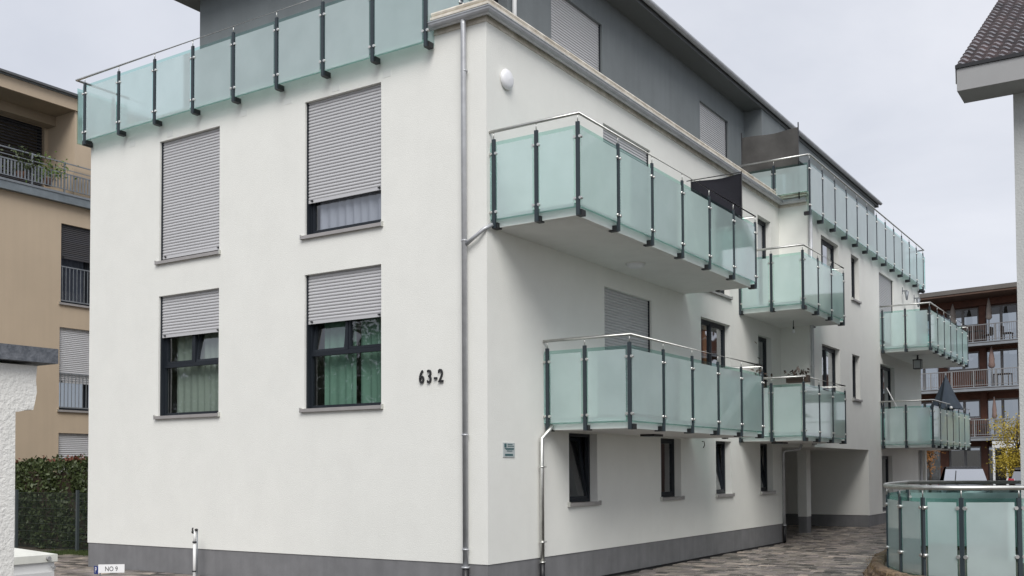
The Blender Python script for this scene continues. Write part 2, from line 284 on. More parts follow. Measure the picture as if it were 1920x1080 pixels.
def window(bld, fr, key, a0, a1, z0, z1, dep=.13, shut=None, parts=None, curt=None, cm='curt_w', tilt=False, sill_=True, mull=None, transom=None, seed=0, guide=True, tiltpane=None, curtz=None, label=None, pane='pane', frame_m='anth', slatm=None, nm='window'):
    """outer frame is the part; panes, sashes, slats, sill and curtains are its sub-parts"""
    fwd = .055; A0, A1 = a0, a1
    mb = MB(fr)
    if shut is not None and guide:
        for a in (a0, a1): mb.box(a if a == a0 else a-.028, a+.028 if a == a0 else a, .045, dep+.02, z0+.015, z1, 0)
        mb.box(a0+.028, a1-.028, dep-.02, dep+.05, z1-.06, z1, 0)
    mb.box(a0, a0+fwd, dep, dep+.07, z0+.015, z1); mb.box(a1-fwd, a1, dep, dep+.07, z0+.015, z1)
    mb.box(a0+fwd, a1-fwd, dep, dep+.07, z0+.015, z0+.015+fwd); mb.box(a0+fwd, a1-fwd, dep, dep+.07, z1-fwd, z1)
    if transom: mb.box(a0+fwd, a1-fwd, dep-.002, dep+.07, transom, transom+.07)
    for m_ in (mull or []): mb.box(m_-.03, m_+.03, dep-.004, dep+.07, (transom+.07) if transom else z0+.015+fwd, z1-fwd)
    wo = mb.build(nm, M[frame_m], bld, label=label)
    # fields
    cells = []
    za, zb = z0+.015+fwd, z1-fwd; xs = [a0+fwd]+[m for m in (mull or [])]+[a1-fwd]
    def fld(i): return (xs[i]+(.03 if i else 0), xs[i+1]-(.03 if i < len(xs)-2 else 0))
    if transom:
        cells.append((a0+fwd, a1-fwd, za, transom, 'F'))
        for i in range(len(xs)-1): a, b = fld(i); cells.append((a, b, transom+.07, zb, 'T' if tiltpane == i else 'S'))
    else:
        for i in range(len(xs)-1): a, b = fld(i); cells.append((a, b, za, zb, 'T' if (tilt and i == 0) else 'S'))
    for (a, b, c, d, t) in cells:
        sf = .045
        ang = R(8) if t == 'T' else 0
        def tr(mb_):
            if not ang: return
            # lean the sash inwards about its bottom edge
            base = fr.p(0, dep, c); ninw = fr.n
            for i, v in enumerate(mb_.v):
                hh = v.z-c; dn = (v-base).dot(ninw); q = v-ninw*dn-Vector((0, 0, hh))
                mb_.v[i] = q+ninw*(dn*math.cos(ang)+hh*math.sin(ang))+Vector((0, 0, hh*math.cos(ang)-dn*math.sin(ang)))
        if t != 'F':
            mb = MB(fr); y0, y1 = dep+.008, dep+.075
            mb.box(a+.004, a+sf, y0, y1, c+.004, d-.004); mb.box(b-sf, b-.004, y0, y1, c+.004, d-.004); mb.box(a+sf, b-sf, y0, y1, c+.004, c+sf); mb.box(a+sf, b-sf, y0, y1, d-sf, d-.004)
            tr(mb); mb.build('sash', M[frame_m], wo)
            e = sf
        else: e = 0
        mb = MB(fr); mb.quad((a+e, dep+.035, c+e), (b-e, dep+.035, c+e), (b-e, dep+.035, d-e), (a+e, dep+.035, d-e)); tr(mb); mb.build('pane', M[pane], wo)
    if curt: 
        for i, cc in enumerate(curt): curtain(wo, fr, cc[0], cc[1], z0+.03, z1-.02, dep+(.19 if (tilt or tiltpane is not None) else .08)+.03*i, M[cc[2] if len(cc) > 2 else cm], waves=max(2, int((cc[1]-cc[0])*6)), seed=seed+i)
    if shut is not None: shutter(wo, fr, key, a0, a1, shut, z1, n=.075, m_=slatm)
    if sill_: sill(wo, fr, a0, a1, z0, dep)
    return wo
def gz(x, y): return max(0., (y-13)*.020)
# ------------------------------------------------------------------ ground
mb = MB(); st = [-60, -20, 0, 13, 30, 60, 120, 600]
for i in range(len(st)-1):
    a, b = st[i], st[i+1]; mb.quad((-400, a, gz(0, a)-.03), (400, a, gz(0, a)-.03), (400, b, gz(0, b)-.03), (-400, b, gz(0, b)-.03))
mb.build('ground', M['earth'], kind='structure')
mb = MB(); 
for a, b in ((26.9, 60), ): mb.quad((-40, a, gz(0, a)-.012), (60, a, gz(0, a)-.012), (60, b, gz(0, b)-.012), (-40, b, gz(0, b)-.012))
mb.build('street', M['asphalt'], kind='structure')
# paved drive: joint bed, pavers as pieces
rng = random.Random(7)
mb = MB()
mb.quad((-7, 13, -.006), (6, 13, -.006), (6, 26.9, gz(0, 26.9)-.006), (-7, 26.9, gz(0, 26.9)-.006)); mb.quad((.02, .5, -.006), (6, .5, -.006), (6, 13, -.006), (.02, 13, -.006))
mb.quad((-14, -5, -.006), (8, -5, -.006), (8, -.02, -.006), (-14, -.02, -.006)); mb.quad((-14, -.02, -.006), (-9.7, -.02, -.006), (-9.7, 1.6, -.006), (-14, 1.6, -.006)); mb.quad((.02, -.02, -.006), (8, -.02, -.006), (8, .5, -.006), (.02, .5, -.006))
drive = mb.build('driveway', M['joint'], kind='structure')
PM = {}
def paver_mesh(w_, l_):
    k = (round(w_, 2), round(l_, 2))
    if k not in PM:
        b = MB(); x, y, c = w_/2, l_/2, .008
        vs = [(-x, -y, -.02), (x, -y, -.02), (x, y, -.02), (-x, y, -.02), (-x, -y, .022), (x, -y, .022), (x, y, .022), (-x, y, .022), (-x+c, -y+c, .03), (x-c, -y+c, .03), (x-c, y-c, .03), (-x+c, y-c, .03)]
        fs = [(8, 9, 10, 11)]+[(i, (i+1) % 4, (i+1) % 4+4, i+4) for i in range(4)]+[(i+4, (i+1) % 4+4, (i+1) % 4+8, i+8) for i in range(4)]
        b.add(vs, fs); PM[k] = (b.mesh('paver', M['paver']), vs, fs)
    return PM[k]
pv = []
def pave(x0, x1, y0, y1, skip=lambda x, y: False):
    y = y0; row = 0
    while y < y1:
        l_ = .20; x = x0-rng.random()*.3
        while x < x1:
            w_ = rng.choice((.16, .24, .32, .24)); cx, cy = x+w_/2, y+l_/2
            if x > x0-.02 and x+w_ < x1+.15 and not skip(cx, cy): pv.append((cx, cy, w_-.012, l_-.012))
            x += w_
        y += l_; row += 1
pave(.12, 5.2, 3.2, 13.4); pave(-6.5, 5.2, 13.5, 26.6)
pave(-13, -3.6, -3.2, -.12); pave(-13, -9.85, -.12, 1.5)
right = [p for p in pv if p[0] > .1 and p[1] > 3.6 and p[0] < 4.9]; left = [p for p in pv if p[1] < 1.6]
dist = lambda p: (p[0]-CAM.x)**2+(p[1]-CAM.y)**2
def vis(p):
    d = Vector((p[0], p[1], 0))-CAM; z = d.dot(fw); return 0 < 960+FPX*d.dot(rt)/z < 1920 and 0 < 818-FPX*d.dot(up2)/z < 1085
right = sorted([p for p in right if vis(p)], key=dist); left = sorted([p for p in left if vis(p)], key=dist)
chosen = right[:230]+left[:70]; cs = set(chosen); stuff = MB()
for p in pv:
    h = rng.uniform(-.004, .004); rz = rng.uniform(-.012, .012); tx, ty = rng.uniform(-.012, .012), rng.uniform(-.012, .012); z = gz(*p[:2])-.006+h
    if p in cs:
        me = paver_mesh(p[2], p[3])[0]
        inst('paver', me, Matrix.Translation((p[0], p[1], z)) @ Matrix.Rotation(rz, 4, 'Z') @ Matrix.Rotation(tx, 4, 'X') @ Matrix.Rotation(ty, 4, 'Y'), drive)
    else:
        _, vs, fs = paver_mesh(p[2], p[3]); stuff.add([(p[0]+a, p[1]+b, z+c+a*ty+b*tx) for a, b, c in vs], fs)
stuff.build('paver_field', M['paver'], drive, kind='stuff')
# grass tufts in the left paving and verge
def blades(mb, x, y, z, n, h, spread, rng):
    for _ in range(n):
        a = rng.uniform(0, 6.28); px, py = x+rng.gauss(0, spread), y+rng.gauss(0, spread); hh = h*rng.uniform(.5, 1.2); lx, ly = rng.uniform(-.4, .4)*hh, rng.uniform(-.4, .4)*hh; dx, dy = math.cos(a)*.006, math.sin(a)*.006
        mb.add([(px-dx, py-dy, z), (px+dx, py+dy, z), (px+lx, py+ly, z+hh)], [(0, 1, 2)])
mb = MB()
for _ in range(1500): blades(mb, rng.uniform(-14, -9.8), rng.uniform(1.5, 2.6), -.03, 7, .09, .06, rng)
for _ in range(420): blades(mb, rng.uniform(-9, -3.5), rng.choice((-3.0, -2.4, -1.8, -1.2))+rng.gauss(0, .05), -.01, 4, .035, .04, rng)
mb.build('grass', M['grass'], kind='stuff')
# ------------------------------------------------------------------ the white apartment building
B = thing('apartment_building', (-4.8, 6, 0), 'white rendered apartment block with green frosted glass balconies and grey recessed top floor', 'apartment building')
XL, ZG, ZP, YB, YE = -9.657, 8.66, .50, 13.42, 26.75
w1 = (-7.53, -5.86); w2 = (-3.74, -2.055); f1b, f1t, f2b, f2t = 2.935, 5.215, 5.865, 8.17
PL = ZP
mb = MB(FA); solid_cells(mb, XL, 0, PL, ZG, [(w1[0], w1[1], f1b, f1t), (w1[0], w1[1], f2b, f2t), (w2[0], w2[1], f1b, f1t), (w2[0], w2[1], f2b, f2t)], reveal=.12)
mb.fr = F((XL, 0, 0), (0, -1, 0), (1, 0, 0)); mb.quad((-YE, 0, PL), (0, 0, PL), (0, 0, ZG), (-YE, 0, ZG))
mb.fr = W; mb.quad((XL, YE, PL), (XL, YE, ZG), (.75, YE, ZG), (.75, YE, PL))
mb.fr = FB
lowwins = [(2.42, 3.42), (6.06, 7.04), (8.93, 9.86), (11.79, 12.71)]
hB = [(a, b, 1.33, 2.53) for a, b in lowwins]+[(3.73, 5.70, 2.78, 5.20), (8.16, 9.88, 2.78, 5.20), (11.74, 12.70, 2.78, 5.20), (3.73, 5.70, 5.74, 8.17), (8.16, 9.88, 5.84, 8.17), (11.80, 12.76, 5.74, 8.17)]
solid_cells(mb, 0, YB, PL, ZG, hB, reveal=.13)
mb.fr = FA; mb.quad((0, YB, 2.46), (.75, YB, 2.46), (.75, YB, ZG), (0, YB, ZG))        # step wall
mb.fr = FW
hW = [(14.55, 16.2, 7.1, 8.1), (17.5, 18.35, 6.8, 8.1), (14.5, 16.2, 3.75, 5.2), (17.47, 18.3, 3.9, 5.2), (20.75, 22.7, 5.74, 8.1), (20.73, 22.65, 2.78, 5.2), (20.75, 22.15, .55, 2.30)]
solid_cells(mb, YB, YE, 2.46, ZG, [h for h in hW if h[3] > 2.46], reveal=.13)
solid_cells(mb, 19.15, YE, PL, 2.46, [hW[-1]], reveal=.13)
# passage: ceiling, walls
mb.fr = W
mb.quad((-6.5, YB, 2.46), (-6.5, 19.15, 2.46), (.75, 19.15, 2.46), (.75, YB, 2.46))
mb.quad((-6.5, 19.15, PL), (.75, 19.15, PL), (.75, 19.15, 2.46), (-6.5, 19.15, 2.46))
mb.quad((-6.5, YB, PL), (-6.5, 19.15, PL), (-6.5, 19.15, 2.46), (-6.5, YB, 2.46)); mb.quad((0, YB, PL), (-6.5, YB, PL), (-6.5, YB, 2.46), (0, YB, 2.46))
mb.quad((XL, 0, ZG), (0, 0, ZG), (0, YE, ZG), (XL, YE, ZG)); mb.quad((0, YB, ZG), (.75, YB, ZG), (.75, YE, ZG), (0, YE, ZG))
wall = mb.build('wall', M['render'], B)
# plinth, a hair behind the render face
mb = MB(W); t = .012
def pl(x0, y0, x1, y1, z0=-.03, z1=PL): mb.quad((x0, y0, z0), (x1, y1, z0), (x1, y1, z1), (x0, y0, z1))
pl(XL+t, t, -t, t); pl(-t, t, -t, YB-t); pl(-t, YB-t, -6.5, YB-t); pl(-6.5-t, YB, -6.5-t, 19.15, -.03, PL+.02); pl(-6.5, 19.15+t, .75-t, 19.15+t, .0, PL+.10); pl(.75-t, 19.15+t, .75-t, YE-t, 0, PL+.10); pl(XL+t, YE, XL+t, t)
mb.quad((XL, 0, PL), (XL, t+.02, PL), (0, t+.02, PL), (0, 0, PL)); mb.quad((0, 0, PL), (-t-.02, 0, PL), (-t-.02, YB, PL), (0, YB, PL))
mb.build('plinth', M['plinth'], B)
mb = MB(W); mb.box(XL, .004, -.006, .011, -.02, .022); mb.box(-.011, .006, .0115, YB-.03, -.02, .028); mb.build('base_joint', M['black'], B)
# interior floors
mb = MB(W)
for z in (2.7, 5.66): mb.box(XL+.3, -.35, .4, YB-.2, z, z+.05); mb.box(-6, .35, YB+.3, YE-.3, z, z+.05)
mb.box(-4.9, -4.8, .4, YE-.3, .0, 8.5); mb.box(XL+.3, -.35, 7.4, 7.5, .0, 8.5)
mb.build('floor_slab', M['floor'], B)
# pillar in the passage
mb = MB(W); mb.box(-.53, -.28, 16.35, 16.75, .55, 2.46); mb.box(-.525, -.285, 16.355, 16.745, 0.0, .55, 1); mb.build('pillar', [M['render'], M['plinth']], B)
# gable windows
window(B, FA, 'A', *w1, f1b, f1t, .12, shut=4.43, transom=3.86, mull=[-6.66], tiltpane=1, curt=[(-7.4, -5.95)], cm='curt_c', seed=1)
window(B, FA, 'A', *w2, f1b, f1t, .12, shut=4.38, transom=3.84, mull=[-2.90], tiltpane=0, curt=[(-3.55, -2.85, 'curt_g'), (-2.80, -2.12, 'curt_g')], seed=2)
window(B, FA, 'A', *w1, f2b, f2t, .12, shut=5.93, curt=None, seed=3)
window(B, FA, 'A', *w2, f2b, f2t, .12, shut=6.44, curt=[(-3.6, -2.15)], seed=4)
# street side
for i, (a, b) in enumerate(lowwins):
    cc = [[(a+.04, a+.40, 'curt_r')], [(a+.1, a+.55, 'curt_w')], [(a+.2, a+.5, 'curt_w')], [(a+.2, a+.6, 'curt_w')]][i]
    window(B, FB, 'B', a, b, 1.33, 2.53, .15, tilt=(i != 1), curt=cc, seed=10+i)
window(B, FB, 'B', 3.73, 5.70, 2.78, 5.20, .13, shut=2.90, sill_=False, seed=20)
window(B, FB, 'B', 3.73, 5.70, 5.74, 8.17, .13, shut=5.85, sill_=False, seed=21)
window(B, FB, 'B', 8.16, 9.88, 2.78, 5.20, .13, mull=[9.02], curt=[(8.75, 9.05, 'curt_b')], sill_=False, seed=22)
window(B, FB, 'B', 8.16, 9.88, 5.84, 8.17, .13, mull=[9.02], seed=23)
window(B, FB, 'B', 11.74, 12.70, 2.78, 5.20, .13, sill_=False, seed=24)
window(B, FB, 'B', 11.80, 12.76, 5.74, 8.17, .13, sill_=False, curt=[(12.3, 12.7)], seed=25)
window(B, FW, 'B', 14.55, 16.2, 7.1, 8.1, .13, mull=[15.1], sill_=False, seed=26, curt=[(14.95, 15.25, 'curt_w')])
window(B, FW, 'B', 17.5, 18.35, 6.8, 8.1, .13, seed=27)
window(B, FW, 'B', 14.5, 16.2, 3.75, 5.2, .13, mull=[15.3], sill_=False, seed=28, curt=[(14.9, 15.2, 'curt_c')])
window(B, FW, 'B', 17.47, 18.3, 3.9, 5.2, .13, seed=29)
window(B, FW, 'B', 20.75, 22.7, 5.74, 8.1, .13, shut=6.0, sill_=False, seed=30)
window(B, FW, 'B', 20.73, 22.65, 2.78, 5.2, .13, mull=[21.6], sill_=False, seed=31)
window(B, FW, 'B', 20.75, 22.15, .55, 2.30, .13, sill_=False, seed=32)
# coping and gutter round the parapet
def profile(path, prof, name, mats, mi=0, parent=B):
    """sweep (outward, z) profile along a plan path; outward is to the right of travel"""
    mb = MB(W); n = len(path); rings = []
    for i, p in enumerate(path):
        p = Vector((*p, 0)); d1 = (Vector((*path[i], 0))-Vector((*path[i-1], 0))).normalized() if i else None; d2 = (Vector((*path[i+1], 0))-p).normalized() if i < n-1 else None
        r1 = Vector((d1.y, -d1.x, 0)) if d1 else None; r2 = Vector((d2.y, -d2.x, 0)) if d2 else None
        r = (r1+r2)/(1+r1.dot(r2)) if (r1 and r2) else (r1 or r2); rings.append((p, r))
    k = len(prof); vs = []
    for p, r in rings:
        for o_, z in prof: vs.append(tuple(p+r*o_+Vector((0, 0, z))))
    fs = []
    for i in range(n-1):
        for j in range(k): j2 = (j+1) % k; fs.append((i*k+j, (i+1)*k+j, (i+1)*k+j2, i*k+j2))
    fs.append(tuple(range(k))); fs.append(tuple((n-1)*k+j for j in range(k))[::-1])
    mb.add(vs, fs, smooth=False); return mb.build(name, mats, parent)
path = [(-.98, 0), (0, 0), (0, YB), (.75, YB)]
halfr = [(.02+.075+.075*math.cos(a), 8.80+.085*math.sin(a)) for a in [math.pi+i*math.pi/8 for i in range(9)]]
inner = [(.02+.075+.068*math.cos(a), 8.802+.078*math.sin(a)) for a in [math.pi+i*math.pi/8 for i in range(9)]][::-1]
profile(path, halfr+inner, 'gutter', M['zinc'])
profile(path, [(.165, 8.795), (.18, 8.80), (.18, 8.815), (.165, 8.82)], 'gutter_bead', M['zinc'])
profile(path, [(-.25, 8.66), (.015, 8.66), (.015, 8.868), (.11, 8.868), (.11, 8.908), (-.25, 8.908)], 'roof_edge', M['coping'])
profile(path, [(-.22, 8.925), (.05, 8.925), (.08, 8.94), (.09, 8.965), (.08, 8.99), (.04, 9.005), (-.15, 9.01), (-.22, 8.98)], 'coping', M['coping'])
for (x, y, fr_) in [(-.75+.5*i, 0, FA) for i in range(2)]: pass
mbk = MB(FB)
for i in range(17): mbk.box(.4+i*.8, .425+i*.8, -.185, -.015, 8.80, 8.812)
mbk.build('gutter_bracket', M['zinc'], B)
# downpipes
def pipe(pts, r, name='downpipe', collars=(), shoe=None, fr=W, m_='zinc'):
    mb = MB(fr); mb.tube(pts, r, 14)
    for (u_, n_, z) in collars: mb.tube([(u_, n_, z-.012), (u_, n_, z+.012)], r*1.28, 14); mb.box(u_-.008, u_+.008, n_, n_+.13, z-.008, z+.008)
    if shoe: mb.tube([(shoe[0], shoe[1], -.02), (shoe[0], shoe[1], shoe[2])], r*1.22, 14, mi=1); mb.tube([(shoe[0], shoe[1], shoe[2]), (shoe[0], shoe[1], shoe[2]+.025)], r*1.5, 14)
    return mb.build(name, [M[m_], M['black']], B)
pipe([(-.355, -.095, 8.73), (-.355, -.095, 8.66), (-.355, -.09, 8.5), (-.355, -.075, .42)], .042, collars=[(-.355, -.075, z) for z in (7.95, 5.36, 2.43, .72)], shoe=(-.355, -.075, .44))
pipe([(-.33, -.08, 5.30), (-.12, -.08, 5.42), (-.02, -.05, 5.50), (.06, .06, 5.58)], .03, 'branch_pipe')
pipe([(.13, 1.66, 2.62), (.11, 1.60, 2.54), (.07, 1.43, 2.40), (.07, 1.43, .4)], .034, collars=[(.07, 1.43, z) for z in (1.95, .75)], shoe=(.07, 1.43, .42), m_='steel')
pipe([(.55, 13.30, 2.52), (.5, 13.30, 2.40), (.12, 13.30, 2.36), (.08, 13.30, 2.30), (.08, 13.30, .4)], .034, shoe=(.08, 13.30, .45), m_='zinc')
pipe([(.84, 13.36, 8.6), (.84, 13.36, 2.5)], .042, collars=[(.84, 13.36, z) for z in (7.2, 4.5)])
pipe([(.82, 26.15, 2.56), (.82, 26.15, .2)], .045)
mb = MB(W); mb.box(.765, .93, 26.35, 26.6, .2, 2.6); mb.build('pillar', M['render'], B)
# house number
def text(s, size, mw, m_, name, parent=None, ext=.006, cx=1.0, **kw):
    cu = bpy.data.curves.new(name, 'FONT'); cu.body = s; cu.size = size; cu.extrude = ext; cu.offset = kw.pop('offset', 0); cu.resolution_u = 4; cu.space_character = kw.pop('space', 1.0)
    o = bpy.data.objects.new(name+'_src', cu); COL.objects.link(o); dg = bpy.context.evaluated_depsgraph_get(); me = bpy.data.meshes.new_from_object(o.evaluated_get(dg)); me.name = name
    bpy.data.objects.remove(o); me.materials.clear(); me.materials.append(m_)
    me.transform(Matrix.Diagonal((cx, 1, 1, 1)))
    return inst(name, me, mw, parent, **kw)
def facing(fr, u, n, z):      # text frame: x along u, y up, z outwards
    p = fr.p(u, n, z); return Matrix(((fr.u.x, 0, -fr.n.x, p.x), (fr.u.y, 0, -fr.n.y, p.y), (0, 1, 0, p.z), (0, 0, 0, 1)))
hn = MB(FA); hn.box(-1.30, -1.28, -.004, -.001, 3.30, 3.31)
for i, (ch, u_) in enumerate((('6', -1.275), ('3', -1.125), ('-', -.985), ('2', -.905))):
    text(ch, .29, facing(FA, u_, -.02, 3.255), M['ink'], 'house_number', B, ext=.012, cx=.72, offset=.003)
# repair patches under the roof rail feet
for x in (-8.4, -7.3, -5.3, -4.2, -3.1, -2.0):
    MB(FA).box(x-.02, x+.15, -.004, .01, 8.22, 8.33).build('render_patch', M['patch'], B)
# ---------------------------------------------------------------- railings
def xf(u, n): return F((0, 0, 0), u, n)
POST = {}
def panel(mb, a, b, z0, z1):
    q = [(a, -.004, z0), (b, -.004, z0), (b, .005, z0), (a, .005, z0), (a, -.004, z1), (b, -.004, z1), (b, .005, z1), (a, .005, z1)]
    mb.add(q, [(3, 2, 1, 0), (4, 5, 6, 7), (1, 2, 6, 5), (2, 3, 7, 6), (3, 0, 4, 7)], 1); e = .022; et = .055
    mb.add([(a, -.004, z0), (b, -.004, z0), (b, -.004, z1), (a, -.004, z1), (a+e, -.004, z0+e), (b-e, -.004, z0+e), (b-e, -.004, z1-et), (a+e, -.004, z1-et)], [(0, 1, 5, 4), (1, 2, 6, 5), (2, 3, 7, 6), (3, 0, 4, 7)], 1)
    mb.quad((a+e, -.004, z0+e), (b-e, -.004, z0+e), (b-e, -.004, z1-et), (a+e, -.004, z1-et), mi=0)
def railing(parent, name, segs, zf, zg0, zg1, zpt, zr, rr=.025, first=True, returns=()):
    """segs: (p0, p1, [t...], inward) ; posts stand at distances t from p0, panes hang between them"""
    path = [segs[0][0]]+[s[1] for s in segs]
    mb = MB(W); mb.tube([(p[0], p[1], zr) for p in path], rr, 12)
    for a, b in returns: mb.tube([(*a, zr), (*b, zr)], rr*.9, 10)
    hr = mb.build(name, M['steel'], parent)
    host = hr
    for si, (p0, p1, ts, inw) in enumerate(segs):
        p0 = Vector((*p0, 0)); p1 = Vector((*p1, 0)); d = (p1-p0).normalized(); L_ = (p1-p0).length; inw = Vector((*inw, 0)); key = (tuple(round(c, 3) for c in d), tuple(inw), round(zpt-zf, 3), round(zr-zf, 3))
        if key not in POST:
            b = MB(xf(d, inw)); h = zpt-zf
            b.box(-.028, .028, -.012, .022, 0, h, 0); b.tube([(0, .005, h), (0, .005, zr-zf)], .008, 8, mi=1)
            b.box(-.045, .045, .022, .15, .0, .085, 2)
            for zz in (.24, h-.22):
                for sg in (-1, 1): b.tube([(sg*.045, -.024, zz), (sg*.045, .03, zz)], .022, 10, mi=1); b.box(min(0, sg*.045), max(0, sg*.045), .0, .02, zz-.01, zz+.01, 1)
            POST[key] = b.mesh('post', [M['post'], M['steel'], M['black']])
        for t_ in ts:
            q = p0+d*t_; inst('post', POST[key], Matrix.Translation((q.x, q.y, zf)), parent)
        cuts = sorted(set([0]+list(ts)+[L_]))
        for a, b_ in zip(cuts, cuts[1:]):
            if b_-a < .05: continue
            fr_ = F(p0, d, inw); mb = MB(fr_); e0 = .04 if a in ts else .02; e1 = .04 if b_ in ts else .02
            panel(mb, a+e0, b_-e1, zg0, zg1); mb.build('glass_panel', [M['frost'], M['edge']], parent)
    return hr
def balcony(label, x0, x1, y0, y1, zs, nfront, side_t, thick=.17, end_side=True, rail_from=None):
    mb = MB(W); mb.box(x0-.02, x1, y0, y1, zs, zs+thick); mb.box(x1-.10, x1-.085, y0+.09, y1-.09, zs-.004, zs); mb.box(x0, x1-.1, y0+.085, y0+.10, zs-.004, zs)
    mb.box(x0+.02, x1-.03, y0+.03, y1-.03, zs+thick, zs+thick+.02, 1)
    b = mb.build('balcony', [M['slab'], M['floor']], B, label=label)
    o = .09; X = x1+o; Y0 = y0-o; Y1 = y1+o; L = Y1-Y0
    segs = [((x0+.0, Y0), (X, Y0), side_t+[X-x0-.02], (0, 1)), ((X, Y0), (X, Y1), [.02+i*(L-.04)/nfront for i in range(1, nfront+1)], (-1, 0))]
    if end_side: segs.append(((X, Y1), (x0+.02, Y1), [(X-x0)*.5], (0, -1)))
    railing(b, 'handrail', segs, zs-.022, zs+.09, zs+1.275, zs+1.32, zs+1.44, returns=())
    return b
balcony('largest balcony, cantilevered near the corner on the upper storey', 0, 1.445, .175, 7.26, 5.55, 6, [.07, .82])
balcony('lower balcony next to the steel drain pipe', 0, 1.475, 1.70, 7.48, 2.545, 5, [.07, .76])
balcony('short upper balcony in the inner corner', 0, 1.445, 10.55, 13.70, 5.55, 3, [.02, .78])
balcony('short lower balcony in the inner corner', 0, 1.46, 10.45, 13.63, 2.545, 3, [.02, .78])
balcony('far upper balcony on the wing', .75, 2.16, 20.88, 27.25, 5.55, 6, [.07, .76])
balcony('far lower balcony on the wing', .75, 2.22, 20.75, 27.0, 2.545, 6, [.07, .76])
# roof terrace railings
ts = [.07+i*1.074 for i in range(9)]
railing(B, 'terrace_handrail', [((-9.86, 1.45), (-9.86, -.2), [.5], (1, 0)), ((-9.66-.0, -.2), (-.98, -.2), [t_ for t_ in ts], (0, 1)), ((-.98, -.2), (-.98, 1.45), [.92], (-1, 0))], 8.44, 8.50, 9.63, 9.68, 9.79)
MB(W).box(-9.66, -9.60, -.20, .02, 8.43, 8.52).build('bracket', M['black'], B)
ts = [.0]+[.03]+[1.129*i for i in range(1, 12)]+[13.52]
railing(B, 'terrace_handrail', [((-.95, 12.95), (.93, 12.95), [.98], (0, 1))], 8.80, 8.86, 9.60, 9.66, 9.80)
railing(B, 'terrace_handrail', [((.95, 12.95), (.95, 26.62), ts[1:], (-1, 0)), ((.95, 26.9), (-1.2, 26.9), [.1, 1.1], (0, -1))], 8.28, 8.42, 9.60, 9.66, 9.80)
MB(W).box(.76, .97, 26.55, 26.62, 8.26, 8.33).build('bracket', M['black'], B)
# ---------------------------------------------------------------- penthouse
ZS = 11.70; PX, PY, PXL = -1.25, 1.5, -8.2; PE = 26.6
mb = MB(FP)
hp = [(4.02, 6.08, 8.85, 11.12), (11.24, 13.15, 8.85, 11.10), (1.75, 2.5, 8.85, 11.1), (16.5, 18.4, 8.85, 11.1), (20.5, 22.4, 8.85, 11.1)]
solid_cells(mb, PY, 14.35, 8.7, ZS, hp[:3], reveal=.2)
mb.fr = F((-.75, 0, 0), (0, 1, 0), (-1, 0, 0)); solid_cells(mb, 14.35, PE, 8.7, ZS, hp[3:], reveal=.2)
mb.fr = F((0, PY, 0), (1, 0, 0), (0, 1, 0)); solid_cells(mb, PXL, PX, 8.7, ZS, [], reveal=.2)
mb.fr = W; mb.quad((PX, 14.35, 8.7), (-.75, 14.35, 8.7), (-.75, 14.35, ZS), (PX, 14.35, ZS)); mb.quad((PXL, PE, 8.7), (PXL, PY, 8.7), (PXL, PY, ZS), (PXL, PE, ZS)); mb.quad((-.75, PE, 8.7), (PXL, PE, 8.7), (PXL, PE, ZS), (-.75, PE, ZS))
mb.build('penthouse_wall', M['penthouse'], B)
window(B, FP, 'B', *hp[0], .2, shut=8.95, sill_=False, seed=40); window(B, FP, 'B', *hp[1], .2, shut=8.95, sill_=False, seed=41)
window(B, FP, 'B', *hp[2], .2, sill_=False, seed=42)
FQ = F((-.75, 0, 0), (0, 1, 0), (-1, 0, 0)); window(B, FQ, 'B', *hp[3], .2, sill_=False, seed=43); window(B, FQ, 'B', *hp[4], .2, sill_=False, seed=44)
# eaves, roof
ex, ey, ez = -.72, .95, ZS
mb = MB(W); mb.box(-8.72, ex, ey, 27.1, ez, ez+.02); mb.build('soffit', M['soffit'], B)
mb = MB(W); mb.box(-8.74, ex+.0, ey-.02, 27.12, ez+.022, ez+.19, 0)
mb.add([(-8.78, ey-.04, ez+.19), (ex+.06, ey-.04, ez+.19), (ex+.06, 27.14, ez+.19), (-8.78, 27.14, ez+.19), (-5.9, 3.9, ez+.75), (-3.7, 3.9, ez+.75), (-3.7, 24, ez+.75), (-5.9, 24, ez+.75)], [(0, 1, 5, 4), (1, 2, 6, 5), (2, 3, 7, 6), (3, 0, 4, 7), (4, 5, 6, 7), (3, 2, 1, 0)], 0)
mb.build('roof', M['roofgrey'], B)
halfg = [(.075+.07*math.cos(a), ez+.15+.08*math.sin(a)) for a in [math.pi+i*math.pi/8 for i in range(9)]]; hin = [(.075+.063*math.cos(a), ez+.152+.073*math.sin(a)) for a in [math.pi+i*math.pi/8 for i in range(9)]][::-1]
profile([(-8.76, 27.1), (-8.76, ey-.03), (ex, ey-.03), (ex, 27.1)], halfg+hin, 'eaves_gutter', M['zinc'])
mb = MB(W); mb.tube([(PX+.07, 2.62, 11.6), (PX+.07, 2.62, 8.95)], .042, 12); mb.build('downpipe', M['pvc'], B)
mb = MB(W); mb.quad((XL, .1, 8.69), (-.2, .1, 8.69), (-.2, YE, 8.69), (XL, YE, 8.69)); mb.quad((-.2, YB+.2, 8.69), (.7, YB+.2, 8.69), (.7, YE-.05, 8.69), (-.2, YE-.05, 8.69)); mb.build('terrace_deck', M['floor'], B)
